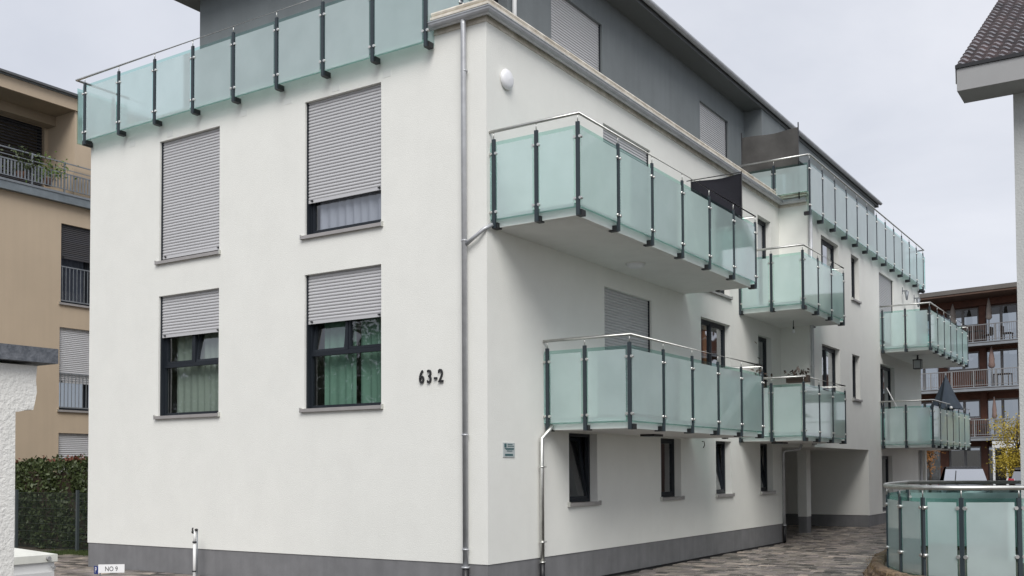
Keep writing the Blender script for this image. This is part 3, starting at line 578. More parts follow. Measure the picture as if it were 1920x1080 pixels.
# ------------------------------------------------------------------ lamps, signs and things fixed to the block
def lathe(mb, fr_, c, prof, n=20, axis='z', mi=0):
    vs = []; 
    for (r_, h) in prof:
        for j in range(n):
            th = 2*math.pi*j/n; a, b = r_*math.cos(th), r_*math.sin(th)
            vs.append((c[0]+a, c[1]+b, c[2]+h) if axis == 'z' else (c[0]+a, c[1]-h, c[2]+b))
    k = len(prof); mb.fr = fr_
    fs = [(i*n+j, i*n+(j+1) % n, (i+1)*n+(j+1) % n, (i+1)*n+j) for i in range(k-1) for j in range(n)]
    mb.add(vs, fs, mi, smooth=True)
t_ = thing('wall_lamp', FB.p(.51, 0, 7.9), 'round white opal lamp high on the white wall beside the corner', 'lamp')
b = MB(FB); lathe(b, FB, (.52, 0, 7.93), [(.0, .0), (.15, 0), (.15, .03), (0, .03)], 24, 'n'); b.build('lamp_base', M['pvc'], t_)
b = MB(FB); lathe(b, FB, (.52, 0, 7.93), [(.155, .02), (.16, .04), (.14, .065), (.09, .082), (.0, .09)], 24, 'n'); b.build('lamp_shade', M['lamp'], t_)
t_ = thing('ceiling_lamp', (.56, 3.8, 5.53), 'round white ceiling lamp under the largest balcony', 'lamp')
b = MB(W); lathe(b, W, (.60, 3.78, 5.55), [(.0, -.085), (.10, -.075), (.155, -.05), (.165, -.01), (.165, 0)], 24); b.build('lamp_shade', M['lamp'], t_)
b = MB(W); lathe(b, W, (.60, 3.78, 5.55), [(.175, -.02), (.18, -.012), (.175, 0)], 24); b.build('lamp_ring', M['slab'], t_)
for i, (x, y, lab) in enumerate(((.52, 4.55, 'flat black lamp under the lower balcony near the drain pipe'), (.55, 11.6, 'flat black lamp under the short lower balcony in the inner corner'))):
    t_ = thing('ceiling_lamp', (x, y, 2.5), lab, 'lamp')
    b = MB(W); b.box(x-.14, x+.14, y-.19, y+.19, 2.505, 2.555); b.build('lamp_housing', M['black'], t_); b = MB(W); b.box(x-.10, x+.10, y-.14, y+.14, 2.497, 2.505); b.build('diffuser', M['sgrey'], t_)
t_ = thing('pendant_bulb', (.70, 12.3, 5.3), 'bare bulb on a short cord under the short upper balcony', 'lamp')
b = MB(W); b.tube([(.70, 12.3, 5.55), (.70, 12.3, 5.40)], .010, 8); b.tube([(.70, 12.3, 5.40), (.70, 12.3, 5.33)], .02, 10); b.build('cord', M['ink'], t_)
b = MB(W); lathe(b, W, (.70, 12.3, 5.28), [(0, -.05), (.03, -.03), (.035, 0), (.02, .04), (0.015, .06)], 12); b.build('bulb', M['lamp'], t_)
t_ = thing('lantern', (1.55, 22.3, 5.2), 'square black lantern hanging under the far upper balcony', 'lamp')
b = MB(W); x, y = 1.55, 22.3
for sx in (-1, 1):
    for sy in (-1, 1): b.box(x+sx*.11-.01, x+sx*.11+.01, y+sy*.11-.01, y+sy*.11+.01, 5.12, 5.38)
b.box(x-.13, x+.13, y-.13, y+.13, 5.38, 5.41); b.box(x-.12, x+.12, y-.12, y+.12, 5.10, 5.125); b.tube([(x, y, 5.41), (x, y, 5.55)], .03, 8); b.build('frame', M['black'], t_)
b = MB(W); b.box(x-.095, x+.095, y-.095, y+.095, 5.13, 5.375); b.build('glass', M['sgrey'], t_)
for i, (y, lab) in enumerate(((23.86, 'grey cone wall light by the shutter on the wing'), (25.68, 'grey cone wall light nearest the far end of the wing'))):
    t_ = thing('wall_light', FW.p(y, -.1, 7.7), lab, 'lamp', 'cone lights on the wing wall')
    b = MB(W); lathe(b, FW, (y, -.17, 7.60), [(.0, 0), (.03, .02), (.075, .30), (.05, .30)], 14); b.build('lamp_shade', M['galv'], t_)
    b = MB(FW); b.box(y+.10, y+.14, -.17, 0, 7.93, 7.97); b.box(y+.1, y+.14, -.02, 0, 7.85, 8.08); b.build('bracket', M['galv'], t_)
t_ = thing('wall_hook', FB.p(8.15, -.02, 2.4), 'small rusty metal hook on the wall between ground floor windows', 'hook')
b = MB(FB); b.tube([(8.15, 0, 2.50), (8.15, -.05, 2.49), (8.15, -.06, 2.42), (8.15, -.03, 2.36)], .010, 6); b.build('hook', M['wood'], t_)
# information plate
t_ = thing('info_sign', FB.p(.565, -.01, 2.10), 'small grey notice plate with a pictogram on the white wall near the corner', 'sign')
b = MB(FB); b.box(.405, .725, -.012, -.001, 2.10, 2.32); b.build('plate', M['sgrey'], t_)
b = MB(FB); b.box(.43, .49, -.0145, -.0125, 2.25, 2.305); b.add([(.46, -.0148, 2.312), (.492, -.0148, 2.28), (.46, -.0148, 2.242), (.428, -.0148, 2.28)], [(0, 3, 2, 1)])
for (a, a1_, z) in ((.52, .66, 2.288), (.52, .70, 2.262), (.44, .70, 2.228), (.47, .69, 2.212), (.50, .65, 2.188)): b.box(a, a1_, -.0145, -.0125, z, z+.012)
b.box(.45, .67, -.0145, -.0125, 2.12, 2.15); b.build('print', M['sink'], t_)
# screens
t_ = thing('privacy_screen', (.75, 7.24, 6.9), 'plain black fabric privacy screen at the end of the largest balcony', 'screen')
b = MB(W); NX = 10; vs = []
for i in range(NX+1):
    t = i/NX; x = .20+1.09*t
    for j in range(5):
        z = 6.85+1.04*j/4; vs.append((x, 7.24+.03*math.sin(t*7+j)+.01*j, z-.02*math.sin(math.pi*t)*(j == 4)))
b.add(vs, [(i*5+j, (i+1)*5+j, (i+1)*5+j+1, i*5+j+1) for i in range(NX) for j in range(4)], smooth=True); b.build('fabric', M['fabric'], t_)
b = MB(W); b.tube([(.2, 7.24, 5.75), (.2, 7.24, 7.93)], .012, 8); b.tube([(1.29, 7.24, 5.75), (1.29, 7.24, 7.93)], .012, 8); b.tube([(.1, 7.24, 7.91), (1.30, 7.24, 7.91)], .010, 8); b.build('pole', M['black'], t_)
t_ = thing('privacy_screen', (-.1, 13.1, 8.8), 'woven grey-brown privacy screen on poles at the roof terrace corner', 'screen')
b = MB(W); NX = 14; vs = []
for i in range(NX+1):
    t = i/NX; x = -.87+1.50*t
    for j in range(5):
        z = 9.45+1.14*j/4; vs.append((x, 13.12+.035*math.sin(t*9+j*.7), z+(-.035*math.sin(math.pi*t) if j == 4 else 0)))
b.add(vs, [(i*5+j, (i+1)*5+j, (i+1)*5+j+1, i*5+j+1) for i in range(NX) for j in range(4)], smooth=True); b.build('woven_panel', M['screen'], t_)
for x in (-.87, .63): b = MB(W); b.tube([(x, 13.12, 8.75), (x, 13.12, 10.72)], .016, 8); b.build('pole', M['black'], t_)
# leaf scatter helper
def leaves(mb, pts, size, rng, k=1):
    for (x, y, z) in pts:
        for _ in range(k):
            a = Vector((rng.gauss(0, 1), rng.gauss(0, 1), rng.gauss(0, .7)+.25)).normalized(); t1 = a.orthogonal().normalized(); t1.rotate(Matrix.Rotation(rng.uniform(0, 6.28), 3, a)); t2 = a.cross(t1)
            s_ = size*rng.uniform(.6, 1.3); p = Vector((x, y, z))+Vector((rng.gauss(0, 1), rng.gauss(0, 1), rng.gauss(0, 1)))*size*.5
            mb.add([p-t1*s_, p+t2*s_*.5, p+t1*s_, p-t2*s_*.5], [(0, 1, 2, 3)], raw=True)
def potted(name, x, y, z, h, lab, leafm='gleaf', pot=True, grp=None, w_=.18, n=90, boxlike=False):
    t_ = thing(name, (x, y, z), lab, 'plant', grp); rg = random.Random(int(x*100+y*10))
    b = MB(W)
    if boxlike: b.box(x-.25, x+.25, y-.1, y+.1, z, z+.16)
    else: lathe(b, W, (x, y, z), [(0, 0), (.09, 0), (.13, .2), (.11, .2)], 12)
    b.build('pot', M['wood' if boxlike else 'pot'], t_)
    b = MB(W); leaves(b, [(x+rg.gauss(0, w_), y+rg.gauss(0, w_*.6), z+.2+abs(rg.gauss(0, h*.45))) for _ in range(n)], .05, rg); b.build('foliage', M[leafm], t_)
potted('planter', 1.36, 10.52, 3.86, .12, 'small dark planter hooked on the rail of the short lower balcony', 'wood', w_=.12, n=40, boxlike=True)
potted('potted_plant', .35, 10.9, 3.55, .7, 'dark straggly plant by the door on the short lower balcony', 'twig', w_=.10, n=110)
t_ = thing('broom', (.95, 21.1, 2.75), 'white broom handle leaning on the far lower balcony rail', 'broom')
b = MB(W); b.tube([(1.25, 21.15, 3.6), (.86, 21.05, 4.45)], .014, 8); b.build('handle', M['pvc'], t_)
# navy parasol on far lower balcony
t_ = thing('parasol', (1.85, 23.6, 2.75), 'closed navy parasol drooping over the far lower balcony rail', 'parasol')
b = MB(W); px_, py_ = 2.12, 23.8; n_ = 12; top = 5.02; vs = [(px_, py_, top)]; rings = [(.06, 4.9), (.19, 4.6), (.32, 4.3), (.50, 3.97), (.55, 3.88)]
for (r_, z) in rings:
    for j in range(n_):
        th = 2*math.pi*j/n_; k_ = 1 if j % 2 else .68; vs.append((px_+r_*k_*math.cos(th), py_+r_*k_*1.7*math.sin(th), z-.05*(j % 2)))
fs = [(0, 1+j, 1+(j+1) % n_) for j in range(n_)]+[(1+i*n_+j, 1+(i+1)*n_+j, 1+(i+1)*n_+(j+1) % n_, 1+i*n_+(j+1) % n_) for i in range(len(rings)-1) for j in range(n_)]
b.add(vs, fs); b.build('canopy', M['navy'], t_)
b = MB(W); b.tube([(px_, py_, 2.75), (px_, py_, 5.06)], .02, 8); b.build('pole', M['galv'], t_)
b = MB(W); lathe(b, W, (px_+.28, py_-.75, 3.86), [(0, -.05), (.04, -.03), (.05, 0), (.04, .03), (0, .05)], 10); b.build('crank', M['pvc'], t_)
# ------------------------------------------------------------------ tan neighbour
T = thing('ochre_building', (-20, 6, 0), 'ochre rendered apartment house with dark blinds and slatted balconies at the left', 'apartment building')
FT = F((-17.7, 0, 0), (0, 1, 0), (-1, 0, 0)); y0, y1 = -1, 18
wt = [(4.63, 6.6, 6.66, 8.92), (4.61, 6.6, 3.64, 5.98), (4.61, 6.6, 1.2, 3.0)]
mb = MB(FT); solid_cells(mb, y0, y1, 0, 9.48, wt, reveal=.2); mb.quad((y1, 0, 0), (y1, 10, 0), (y1, 10, 9.48), (y1, 0, 9.48)); mb.quad((y0, 10, 0), (y0, 0, 0), (y0, 0, 9.48), (y0, 10, 9.48))
solid_cells(mb, y0, 5.02, 9.48, 12.23, [(-.9, 4.92, 9.85, 11.95)], n=1.3, reveal=.05)
mb.quad((5.02, 1.3, 9.48), (5.02, .0, 9.48), (5.02, .0, 12.23), (5.02, 1.3, 12.23)); mb.quad((5.02, 0, 9.48), (y1, 0, 9.48), (y1, 0, 12.23), (5.02, 0, 12.23)); mb.quad((y1, 0, 9.48), (y1, 10, 9.48), (y1, 10, 12.23), (y1, 0, 12.23))
mb.build('wall', M['tan'], T)
mb = MB(FT); mb.box(y0, y1+.3, -.06, 0, 12.23, 12.57, 0); mb.box(y0, y1+.3, 0, 10, 12.23, 12.27, 1); mb.build('fascia', [M['tan'], M['tandark']], T)
mb = MB(FT); mb.box(y0, y1+.4, -.12, 10.2, 12.57, 12.63); mb.box(y0, y1+.4, -.20, -.08, 12.60, 12.66, 1); mb.box(y0, y1+.4, -.06, 10, 12.63, 12.70); mb.build('roof', [M['bluegrey'], M['roofgrey']], T)
mb = MB(FT); mb.box(y0, 5.02, .9, 1.28, 11.95, 12.225); mb.build('lintel', M['tandark'], T)
mb = MB(FT); mb.box(y0, y1, -.16, 1.25, 9.48, 9.72, 0); mb.box(y0, y1, -.18, -.16, 9.70, 9.76, 1); mb.build('balcony_slab', [M['bluegrey'], M['galv']], T)
# loggia blinds
for k in range(3):
    a = 4.9-(k+1)*1.93
    wo = window(T, FT, 'T', a, a+1.89, 9.80, 11.95, 1.34, sill_=False, seed=60+k, pane='darkpane', nm='window')
    for i in range(22 if k < 2 else 6):
        bb = MB(FT); z = 9.95+i*.09; bb.add([(a+.03, 1.26, z), (a+1.86, 1.26, z), (a+1.86, 1.31, z+.06), (a+.03, 1.31, z+.06)], [(0, 1, 2, 3)]); bb.build('blind_slat', M['darkgrey'], wo)
# loggia railing
mb = MB(FT); mb.box(y0, y1, -.13, -.10, 10.60, 10.63); mb.box(y0, y1, -.125, -.105, 10.42, 10.44); mb.box(y0, y1, -.13, -.10, 10.30, 10.33); mb.box(y0, y1, -.13, -.10, 9.86, 9.88)
rl = mb.build('balcony_railing', M['galv'], T)
pm = MB(F((0, 0, 0), FT.u, FT.n)); pm.box(-.02, .02, -.02, .02, -.25, .88); pm = pm.mesh('rail_post', M['galv']); bm_ = MB(F((0, 0, 0), FT.u, FT.n)); bm_.box(-.022, .022, -.006, .006, 0, .44); bm_ = bm_.mesh('baluster', M['galv'])
a = 5.6
while a > -1.5: inst('rail_post', pm, Matrix.Translation(FT.p(a-.96, -.115, 9.76)), rl); a -= .98
a = 6.4; k = 0
while a > .6: inst('baluster', bm_, Matrix.Translation(FT.p(a, -.115, 9.87)), rl); a -= .098; k += 1
for i, (wi, sh) in enumerate(zip(wt, (8.15, 4.55, 1.25))):
    mm = (M['darkgrey'], M['shutter'], M['shutter'])[i]
    wo = window(T, FT, 'T%d' % i, *wi, .2, shut=(7.95, 4.42, 1.3)[i], slatm=mm, seed=70+i, mull=[5.6], curt=[(4.8, 6.4, 'curt_w')] if i == 0 else None, pane='darkpane')
    if i < 2:
        zt = wi[2]+1.03; mb = MB(FT); mb.box(wi[0], wi[1], .02, .045, zt, zt+.03); mb.box(wi[0], wi[1], .02, .045, wi[2]+.07, wi[2]+.10)
        a = wi[0]+.06
        while a < wi[1]: mb.box(a, a+.016, .025, .04, wi[2]+.1, zt); a += .115
        mb.build('guard_rail', M['galv'], wo)
potted('potted_plant', -17.75, 4.25, 9.9, .55, 'leafy green plant behind the railing on the ochre house top balcony, nearer the white block', 'gleaf', w_=.30, n=330)
potted('potted_plant', -17.75, 3.45, 9.9, .6, 'darker bushy plant behind the railing on the ochre house top balcony', 'leaf', w_=.28, n=300)
# hedge, fence
H = thing('hedge', (-14, 3.3, 0), 'dense dark green hedge with reddish tips behind the mesh fence', 'hedge')
rg = random.Random(3); b = MB(W); b.box(-19, -9.75, 3.05, 4.0, 0, 1.9); b.build('branches', M['twig'], H)
b = MB(W); pts = []
for _ in range(15000):
    x = rg.uniform(-19, -9.7); z = rg.uniform(.05, 2.12)+.06*math.sin(x*3); y = 2.86+.14*math.sin(x*5+z*3)+.10*math.sin(x*11+z*7)+rg.gauss(0, .05)
    pts.append((x, y, z))
for _ in range(5000): x = rg.uniform(-19, -9.7); pts.append((x, rg.uniform(2.8, 4.0), 2.10+.07*math.sin(x*3)+.05*math.sin(x*8)+rg.gauss(0, .05)))
leaves(b, pts, .055, rg); b.build('foliage', M['leaf'], H)
b = MB(W); leaves(b, [(rg.uniform(-19, -9.8) if rg.random() < .4 else rg.gauss(-14.4, .25), rg.uniform(2.8, 3.4), 2.17+abs(rg.gauss(0, .06))) for _ in range(330)], .05, rg); b.build('new_growth', M['leaf2'], H)
FN = thing('mesh_fence', (-14, 2.4, 0), 'dark green welded mesh fence in front of the hedge', 'fence')
b = MB(W); x = -19
while x < -9.8: b.box(x-.003, x+.003, 2.398, 2.404, .05, 1.40); x += .05
for i in range(8): b.box(-19, -9.7, 2.390, 2.397, .06+i*.19, .068+i*.19)
b.build('mesh_panel', M['fence'], FN)
for x in (-18.5, -16.0, -13.48, -11.0): b = MB(W); b.box(x-.03, x+.03, 2.33, 2.39, -.02, 1.47); b.build('post', M['fpost'], FN)
# ------------------------------------------------------------------ rough white wall with granite cap at the left edge
G = thing('garden_wall', (2.1, -10.5, 0), 'rough white garden wall with a grey granite capstone at the left edge', 'wall')
xw = 2.2; pr = [(-16, 0), (-8.735, 0), (-8.73, .8), (-8.722, 1.5), (-8.725, 2.30), (-8.69, 2.305), (-8.64, 2.32), (-8.60, 2.318), (-8.59, 2.36), (-8.575, 2.44), (-8.582, 2.52), (-8.575, 2.615), (-16, 2.615)]
FG = F((xw, 0, 0), (0, 1, 0), (-1, 0, 0))
b = MB(FG); b.prism(pr, 0, .35); b.build('wall', M['roughwhite'], G)
b = MB(FG); yy = -8.465
while yy > -15: b.box(yy-1.19, yy, -.07, .42, 2.635, 2.735); yy -= 1.2
b.build('capstone', M['granite'], G)
# utility cabinet
K = thing('utility_cabinet', (-.4, -8, 0), 'low white metal utility cabinet with vented doors at the lower left', 'cabinet')
FK = F((-.06, 0, 0), (0, 1, 0), (-1, 0, 0)); ye = -6.93; ya = -9.4
b = MB(FK); b.box(ya, ye-.02, 0.02, .55, 0, 1.08); b.build('body', M['cab'], K)
b = MB(FK); b.prism([(ya, 1.08), (ye, 1.08), (ye, 1.145), (ya, 1.145)], 0, .58); b.add([(ya, -.0, 1.146), (ye, -.0, 1.146), (ye, .58, 1.146), (ya, .58, 1.146), (ya, .29, 1.22), (ye-.3, .29, 1.22)], [(0, 1, 5, 4), (1, 2, 5), (2, 3, 4, 5), (3, 0, 4)]); b.build('lid', M['cablid'], K)
yy = ye-.04
for i in range(3):
    b = MB(FK); b.box(yy-.60, yy, -.012, .018, .05, .99); d = b.build('door', M['cab'], K)
    b = MB(FK); 
    for k in range(7): b.box(yy-.42, yy-.22, -.02, -.0125, .72+k*.028, .738+k*.028)
    b.build('vent', M['cabvent'], d); yy -= .64
b = MB(FK); b.tube([(ye-.10, -.003, 1.115), (ye-.10, -.03, 1.115)], .02, 10); b.tube([(ye-.05, -.003, 1.03), (ye-.05, -.03, 1.03)], .014, 10); b.build('lock', M['cabvent'], K)
# parking plate
P = thing('parking_sign', (-6.95, -1.5, 0), 'small blue and white parking plate on a low stake by the grey plinth', 'sign')
FSg = F((-7.30, -1.5, 0), Vector((.985, -.17, 0)).normalized(), Vector((.17, .985, 0)).normalized())
b = MB(FSg); b.tube([(.18, .03, -.03), (.18, .03, .24)], .012, 8); b.build('stake', M['galv'], P)
b = MB(FSg); b.box(.02, .17, -.006, .0, .13, .27); pp = b.build('blue_plate', M['blue'], P); text('P', .14, facing(FSg, .055, -.008, .155), M['white'], 'letter', pp, ext=.001)
FS2 = F(FSg.p(.175, 0, 0), Vector((.78, .62, 0)).normalized(), Vector((-.62, .78, 0)).normalized())
b = MB(FS2); b.box(0, .44, -.006, 0, .155, .30); pp = b.build('white_plate', M['white'], P); text('NO 9', .115, facing(FS2, .11, -.008, .185), M['ink'], 'lettering', pp, ext=.001, cx=.8)
# standpipe
V = thing('standpipe', (-6.1, -.3, 0), 'thin white standpipe with two small black taps in front of the gable wall', 'pipe')
x, y = -6.12, -.3
b = MB(W); b.tube([(x, y, .0), (x, y, .62)], .028, 14); b.tube([(x, y, .62), (x+.01, y, .85)], .022, 12); b.build('pipe', M['pvc'], V)
b = MB(W); b.tube([(x, y, .12), (x, y, .14)], .04, 12); b.tube([(x, y, .63), (x, y, .66)], .038, 12); b.build('clamp', M['ink'], V)
b = MB(W); b.tube([(x-.03, y, .83), (x-.06, y, .86), (x-.05, y, .90)], .014, 8); lathe(b, W, (x-.04, y, .82), [(0, -.03), (.03, -.01), (.03, .02), (0, .03)], 10); b.build('tap', M['black'], V)
b = MB(W); lathe(b, W, (x+.045, y, .865), [(0, -.025), (.03, -.01), (.03, .015), (0, .025)], 10); b.build('tap', M['black'], V)
b = MB(W); b.tube([(x+.045, y+.02, .0), (x+.045, y+.02, .86)], .012, 8); b.build('thin_pipe', M['galv'], V)
b = MB(W); lathe(b, W, (x, y, -.02), [(.0, .055), (.10, .05), (.15, .02), (.15, 0)], 16); b.build('base', M['pvc'], V)
# ------------------------------------------------------------------ raised terrace with glass railing, right foreground
def D(px, d, z):      # plan position on the ray through a column at forward distance d
    r2 = Vector((rt.x, rt.y, 0)); f2 = Vector((fw.x, fw.y, 0)); p = CAM+f2*d+r2*((px-960)/FPX*d); return (p.x, p.y)
pp = [D(2190, 15.4, 0), D(2050, 15.1, 0), D(1908, 14.9, 0), D(1800, 14.9, 0), D(1728, 15.25, 0), D(1685, 15.9, 0), D(1661, 16.9, 0), D(1664, 18.6, 0), D(1700, 21.2, 0), D(1925, 20.6, 0)]
TR = thing('glass_railing', (*pp[4], .3), 'curved frosted glass railing with bright steel handrail in the right foreground', 'railing')
zt = .27
b = MB(W)
def smooth_path(P, n=6):
    o_ = []
    for i in range(len(P)-1):
        p0 = Vector(P[max(0, i-1)]); p1 = Vector(P[i]); p2 = Vector(P[i+1]); p3 = Vector(P[min(len(P)-1, i+2)])
        for k in range(n):
            t = k/n; o_.append(tuple(.5*((2*p1)+(-p0+p2)*t+(2*p0-5*p1+4*p2-p3)*t*t+(-p0+3*p1-3*p2+p3)*t**3)))
    o_.append(tuple(P[-1])); return o_
sp = smooth_path(pp[:9])+[pp[9]]
b.tube([(*p, 1.615) for p in sp], .036, 14); b.build('handrail', M['steel'], TR)
for i, p in enumerate(pp[:-1]):
    nx = pp[i+1]; d = (Vector(nx)-Vector(p)); L_ = d.length; d.normalize(); d3 = Vector((d.x, d.y, 0)); inw = Vector((-d.y, d.x, 0)); cen = Vector(D(1850, 18, 0)); 
    if (Vector((cen.x, cen.y, 0))-Vector((*p, 0))).dot(inw) < 0: inw = -inw
    fr_ = F((*p, 0), d3, inw); b = MB(fr_)
    b.box(-.03, .03, -.018, .018, zt-.02, 1.47, 0); b.tube([(0, 0, 1.47), (0, 0, 1.60)], .01, 8, mi=1)
    for z in (.62, 1.32):
        for sg in (-1, 1): b.tube([(sg*.05, -.03, z), (sg*.05, .035, z)], .028, 10, mi=1)
    b.build('post', [M['post'], M['steel']], TR)
    segn = max(1, int(L_/1.15)); 
    for k in range(segn):
        a, c = k*L_/segn+.045, (k+1)*L_/segn-.045
        b = MB(fr_); panel(b, a, c, .30, 1.46); b.build('glass_panel', [M['frost'], M['edge']], TR)
        if k: b = MB(fr_); b.box(a-.075, a-.015, -.018, .018, zt-.02, 1.47); b.build('post', M['post'], TR)
b = MB(W); k = len(sp); cen = Vector(D(1950, 18.5, 0))
outer = [tuple(Vector(p)+(Vector(p)-cen).normalized()*.05) for p in sp]
b.add([(*p, zt-.03) for p in outer]+[(*p, 0) for p in outer], [tuple(range(k))]+[(i, i+1, k+i+1, k+i) for i in range(k-1)]); b.build('terrace_base', M['earth'], kind='structure')
# dry stone border along it
SW = thing('stone_border', (*pp[6], 0), 'low brown dry stone border with dead plants around the foot of the glass railing', 'wall')
rg = random.Random(11); o2 = [Vector(p)+(Vector(p)-cen).normalized()*.22 for p in sp]
STM = []
for q in range(8):
    b = MB(W); n_ = 8; vs = []
    for zi, (zz, rr_) in enumerate(((-.5, .75), (-.15, 1.), (.25, .98), (.5, .7))):
        for j in range(n_): th = 2*math.pi*j/n_; k_ = rr_*rg.uniform(.82, 1.12)*.5; vs.append((k_*math.cos(th), k_*.8*math.sin(th), zz+rg.uniform(-.06, .06)))
    fs = [(i*n_+j, i*n_+(j+1) % n_, (i+1)*n_+(j+1) % n_, (i+1)*n_+j) for i in range(3) for j in range(n_)]+[tuple(range(n_))[::-1], tuple(3*n_+j for j in range(n_))]
    b.add(vs, fs); STM.append(b.mesh('stone', M['stone']))
acc = 0
for i in range(len(o2)-1):
    a, c = o2[i], o2[i+1]; L_ = (c-a).length; ang = math.atan2((c-a).y, (c-a).x); t = 0
    while t < L_:
        for row in range(3):
            p = a+(c-a)*((t+rg.uniform(0, .1))/max(L_, 1e-4)); s_ = rg.uniform(.17, .27); pq = p+(p-cen).normalized()*(.10-.07*row)
            inst('stone', rg.choice(STM), Matrix.Translation((pq.x, pq.y, .05+row*.105)) @ Matrix.Rotation(ang+rg.uniform(-.3, .3), 4, 'Z') @ Matrix.Diagonal((s_*1.35, s_*1.1, s_*.62, 1)), SW)
        t += .24
b = MB(W)
for p in o2:
    for _ in range(5): blades(b, p.x+rg.gauss(0, .06), p.y+rg.gauss(0, .06), .28, 3, .05, .05, rg)
b.build('dead_plants', M['straw'], SW, kind='stuff')
# ------------------------------------------------------------------ tiled house at the right
Hs = thing('tiled_house', (10, 12, 0), 'pale grey house with dark clay tile roof at the right edge', 'house')
hx, hy, hx1, hy1 = 6.27, 7.35, 15.5, 17.6; ey0, ex0, ze = 6.62, 5.45, 8.93; yr = 12.5; pitch = math.tan(R(31)); zr_ = ze+(yr-ey0)*pitch
b = MB(W); b.prism([(hx, 0), (hx1, 0), (hx1, 8.5), (hx, 8.5)], hy, hy+.01)
b.add([(hx, hy, 0), (hx, hy1, 0), (hx, hy1, 9), (hx, yr, zr_-.35), (hx, hy, 9.0)], [(0, 4, 3, 2, 1)]); b.add([(hx1, hy, 0), (hx1, hy1, 0), (hx1, hy1, 9), (hx1, yr, zr_-.35), (hx1, hy, 9)], [(0, 1, 2, 3, 4)])
b.quad((hx, hy1, 0), (hx1, hy1, 0), (hx1, hy1, 9), (hx, hy1, 9)); b.quad((hx, hy, 8.5), (hx1, hy, 8.5), (hx1, hy, 9), (hx, hy, 9)); b.build('wall', M['hwall'], Hs)
b = MB(W); b.box(ex0+.02, hx1+.5, ey0, ey0+.05, 8.51, 8.90); b.box(ex0+.02, hx1+.5, ey0+.05, hy, 8.51, 8.54, 0); b.box(ex0+.02, ex0+.06, ey0+.05, ey0+.7, 8.545, 8.90, 0); b.build('fascia', M['fascia'], Hs)
b = MB(W); b.box(ex0, hx1+.5, ey0-.03, ey0+.02, 8.903, 8.965); b.build('eaves_strip', M['black'], Hs)
for sgn in (0, 1):
    b = MB(W); ya, yb_ = (ey0, yr) if sgn == 0 else (yr, 2*yr-ey0); za, zb = (ze, zr_) if sgn == 0 else (zr_, ze)
    b.add([(ex0, ya, za-.03), (ex0, yb_, zb-.03), (ex0+.04, yb_, zb-.03), (ex0+.04, ya, za-.03), (ex0, ya, za-.30), (ex0, yb_, zb-.30), (ex0+.04, yb_, zb-.30), (ex0+.04, ya, za-.30)], [(0, 1, 2, 3), (7, 6, 5, 4), (0, 4, 5, 1), (3, 2, 6, 7)]); b.build('verge_board', M['verge'], Hs)
b = MB(W); b.add([(ex0+.04, ey0+.05, ze-.06), (hx1+.5, ey0+.05, ze-.06), (hx1+.5, yr, zr_-.06), (ex0+.04, yr, zr_-.06), (ex0+.04, 2*yr-ey0, ze-.06), (hx1+.5, 2*yr-ey0, ze-.06)], [(0, 1, 2, 3), (3, 2, 5, 4)]); b.build('roof', M['tile'], Hs)
# low gabled annex of the same house, mirrored in the lower balcony panes
ax, ay0, ay1, apk, aev = 5.9, 15.9, 22.9, 5.05, 3.15; am = (ay0+ay1)/2; sa = (apk-aev)/(am-ay0)
b = MB(W); b.add([(ax+.3, ay0+.4, 0), (ax+.3, ay1-.4, 0), (ax+.3, ay1-.4, aev+.1), (ax+.3, am, apk-.12), (ax+.3, ay0+.4, aev+.1)], [(0, 4, 3, 2, 1)]); b.build('annex_wall', M['red'], Hs)
for (ya, yb_) in ((ay0, am), (ay1, am)):
    b = MB(W); b.add([(ax, ya, aev), (ax, yb_, apk), (ax, yb_, apk-.33), (ax, ya, aev-.33), (ax+.05, ya, aev), (ax+.05, yb_, apk), (ax+.05, yb_, apk-.33), (ax+.05, ya, aev-.33)], [(0, 1, 2, 3), (7, 6, 5, 4), (0, 4, 5, 1), (3, 2, 6, 7)]); b.build('verge_board', M['pvc'], Hs)
b = MB(W); b.add([(ax+.05, ay0, aev-.02), (14, ay0, aev-.02), (14, am, apk-.02), (ax+.05, am, apk-.02), (ax+.05, ay1, aev-.02), (14, ay1, aev-.02)], [(0, 1, 2, 3), (3, 2, 5, 4)]); b.add([(8.5, 17.5, 4.2), (8.5, 34, 4.2), (13, 34, 7.6), (13, 17.5, 7.6)], [(0, 3, 2, 1)]); b.build('annex_roof', M['tile'], Hs)
# a pantile: S-curve across x, sloping
tw, tl = .215, .30
b = MB(W); vs = []; n_ = 8; sl = R(31)
for j in (0, 1):
    for i in range(n_+1):
        t = i/n_; s_ = .045*(math.sin(t*2*math.pi)*.6+.4*math.sin(math.pi*t)**2); y_ = j*(tl+.05); vs.append((t*tw, y_*math.cos(sl)-(s_+(.02 if j == 0 else 0))*math.sin(sl)*0, y_*math.sin(sl)+(s_+(.035 if j == 0 else 0))))
fs = [(i, i+1, n_+2+i, n_+1+i) for i in range(n_)]; k = len(vs); vs += [(v[0], v[1]+.005, v[2]-.035) for v in vs[:n_+1]]; fs += [(k+i, k+i+1, i+1, i) for i in range(n_)]
b.add(vs, fs, smooth=False); tm = b.mesh('roof_tile', M['tile']); rest = MB(W); cnt = 0
for ix in range(int((hx1+.5-ex0)/tw)):
    for iy in range(int((yr-ey0)/(tl*math.cos(sl)))):
        x = ex0+ix*tw; y = ey0+iy*tl*math.cos(sl); z = ze+(y-ey0)*pitch
        if ix < 13 and cnt < 300:
            cnt += 1; inst('roof_tile', tm, Matrix.Translation((x, y, z)) @ Matrix.Rotation(rng.uniform(-.02, .02), 4, 'Y'), Hs)
        else: rest.add([(x+a, y+b_, z+c) for a, b_, c in vs], fs)
rest.build('tile_field', M['tile'], Hs, kind='stuff')
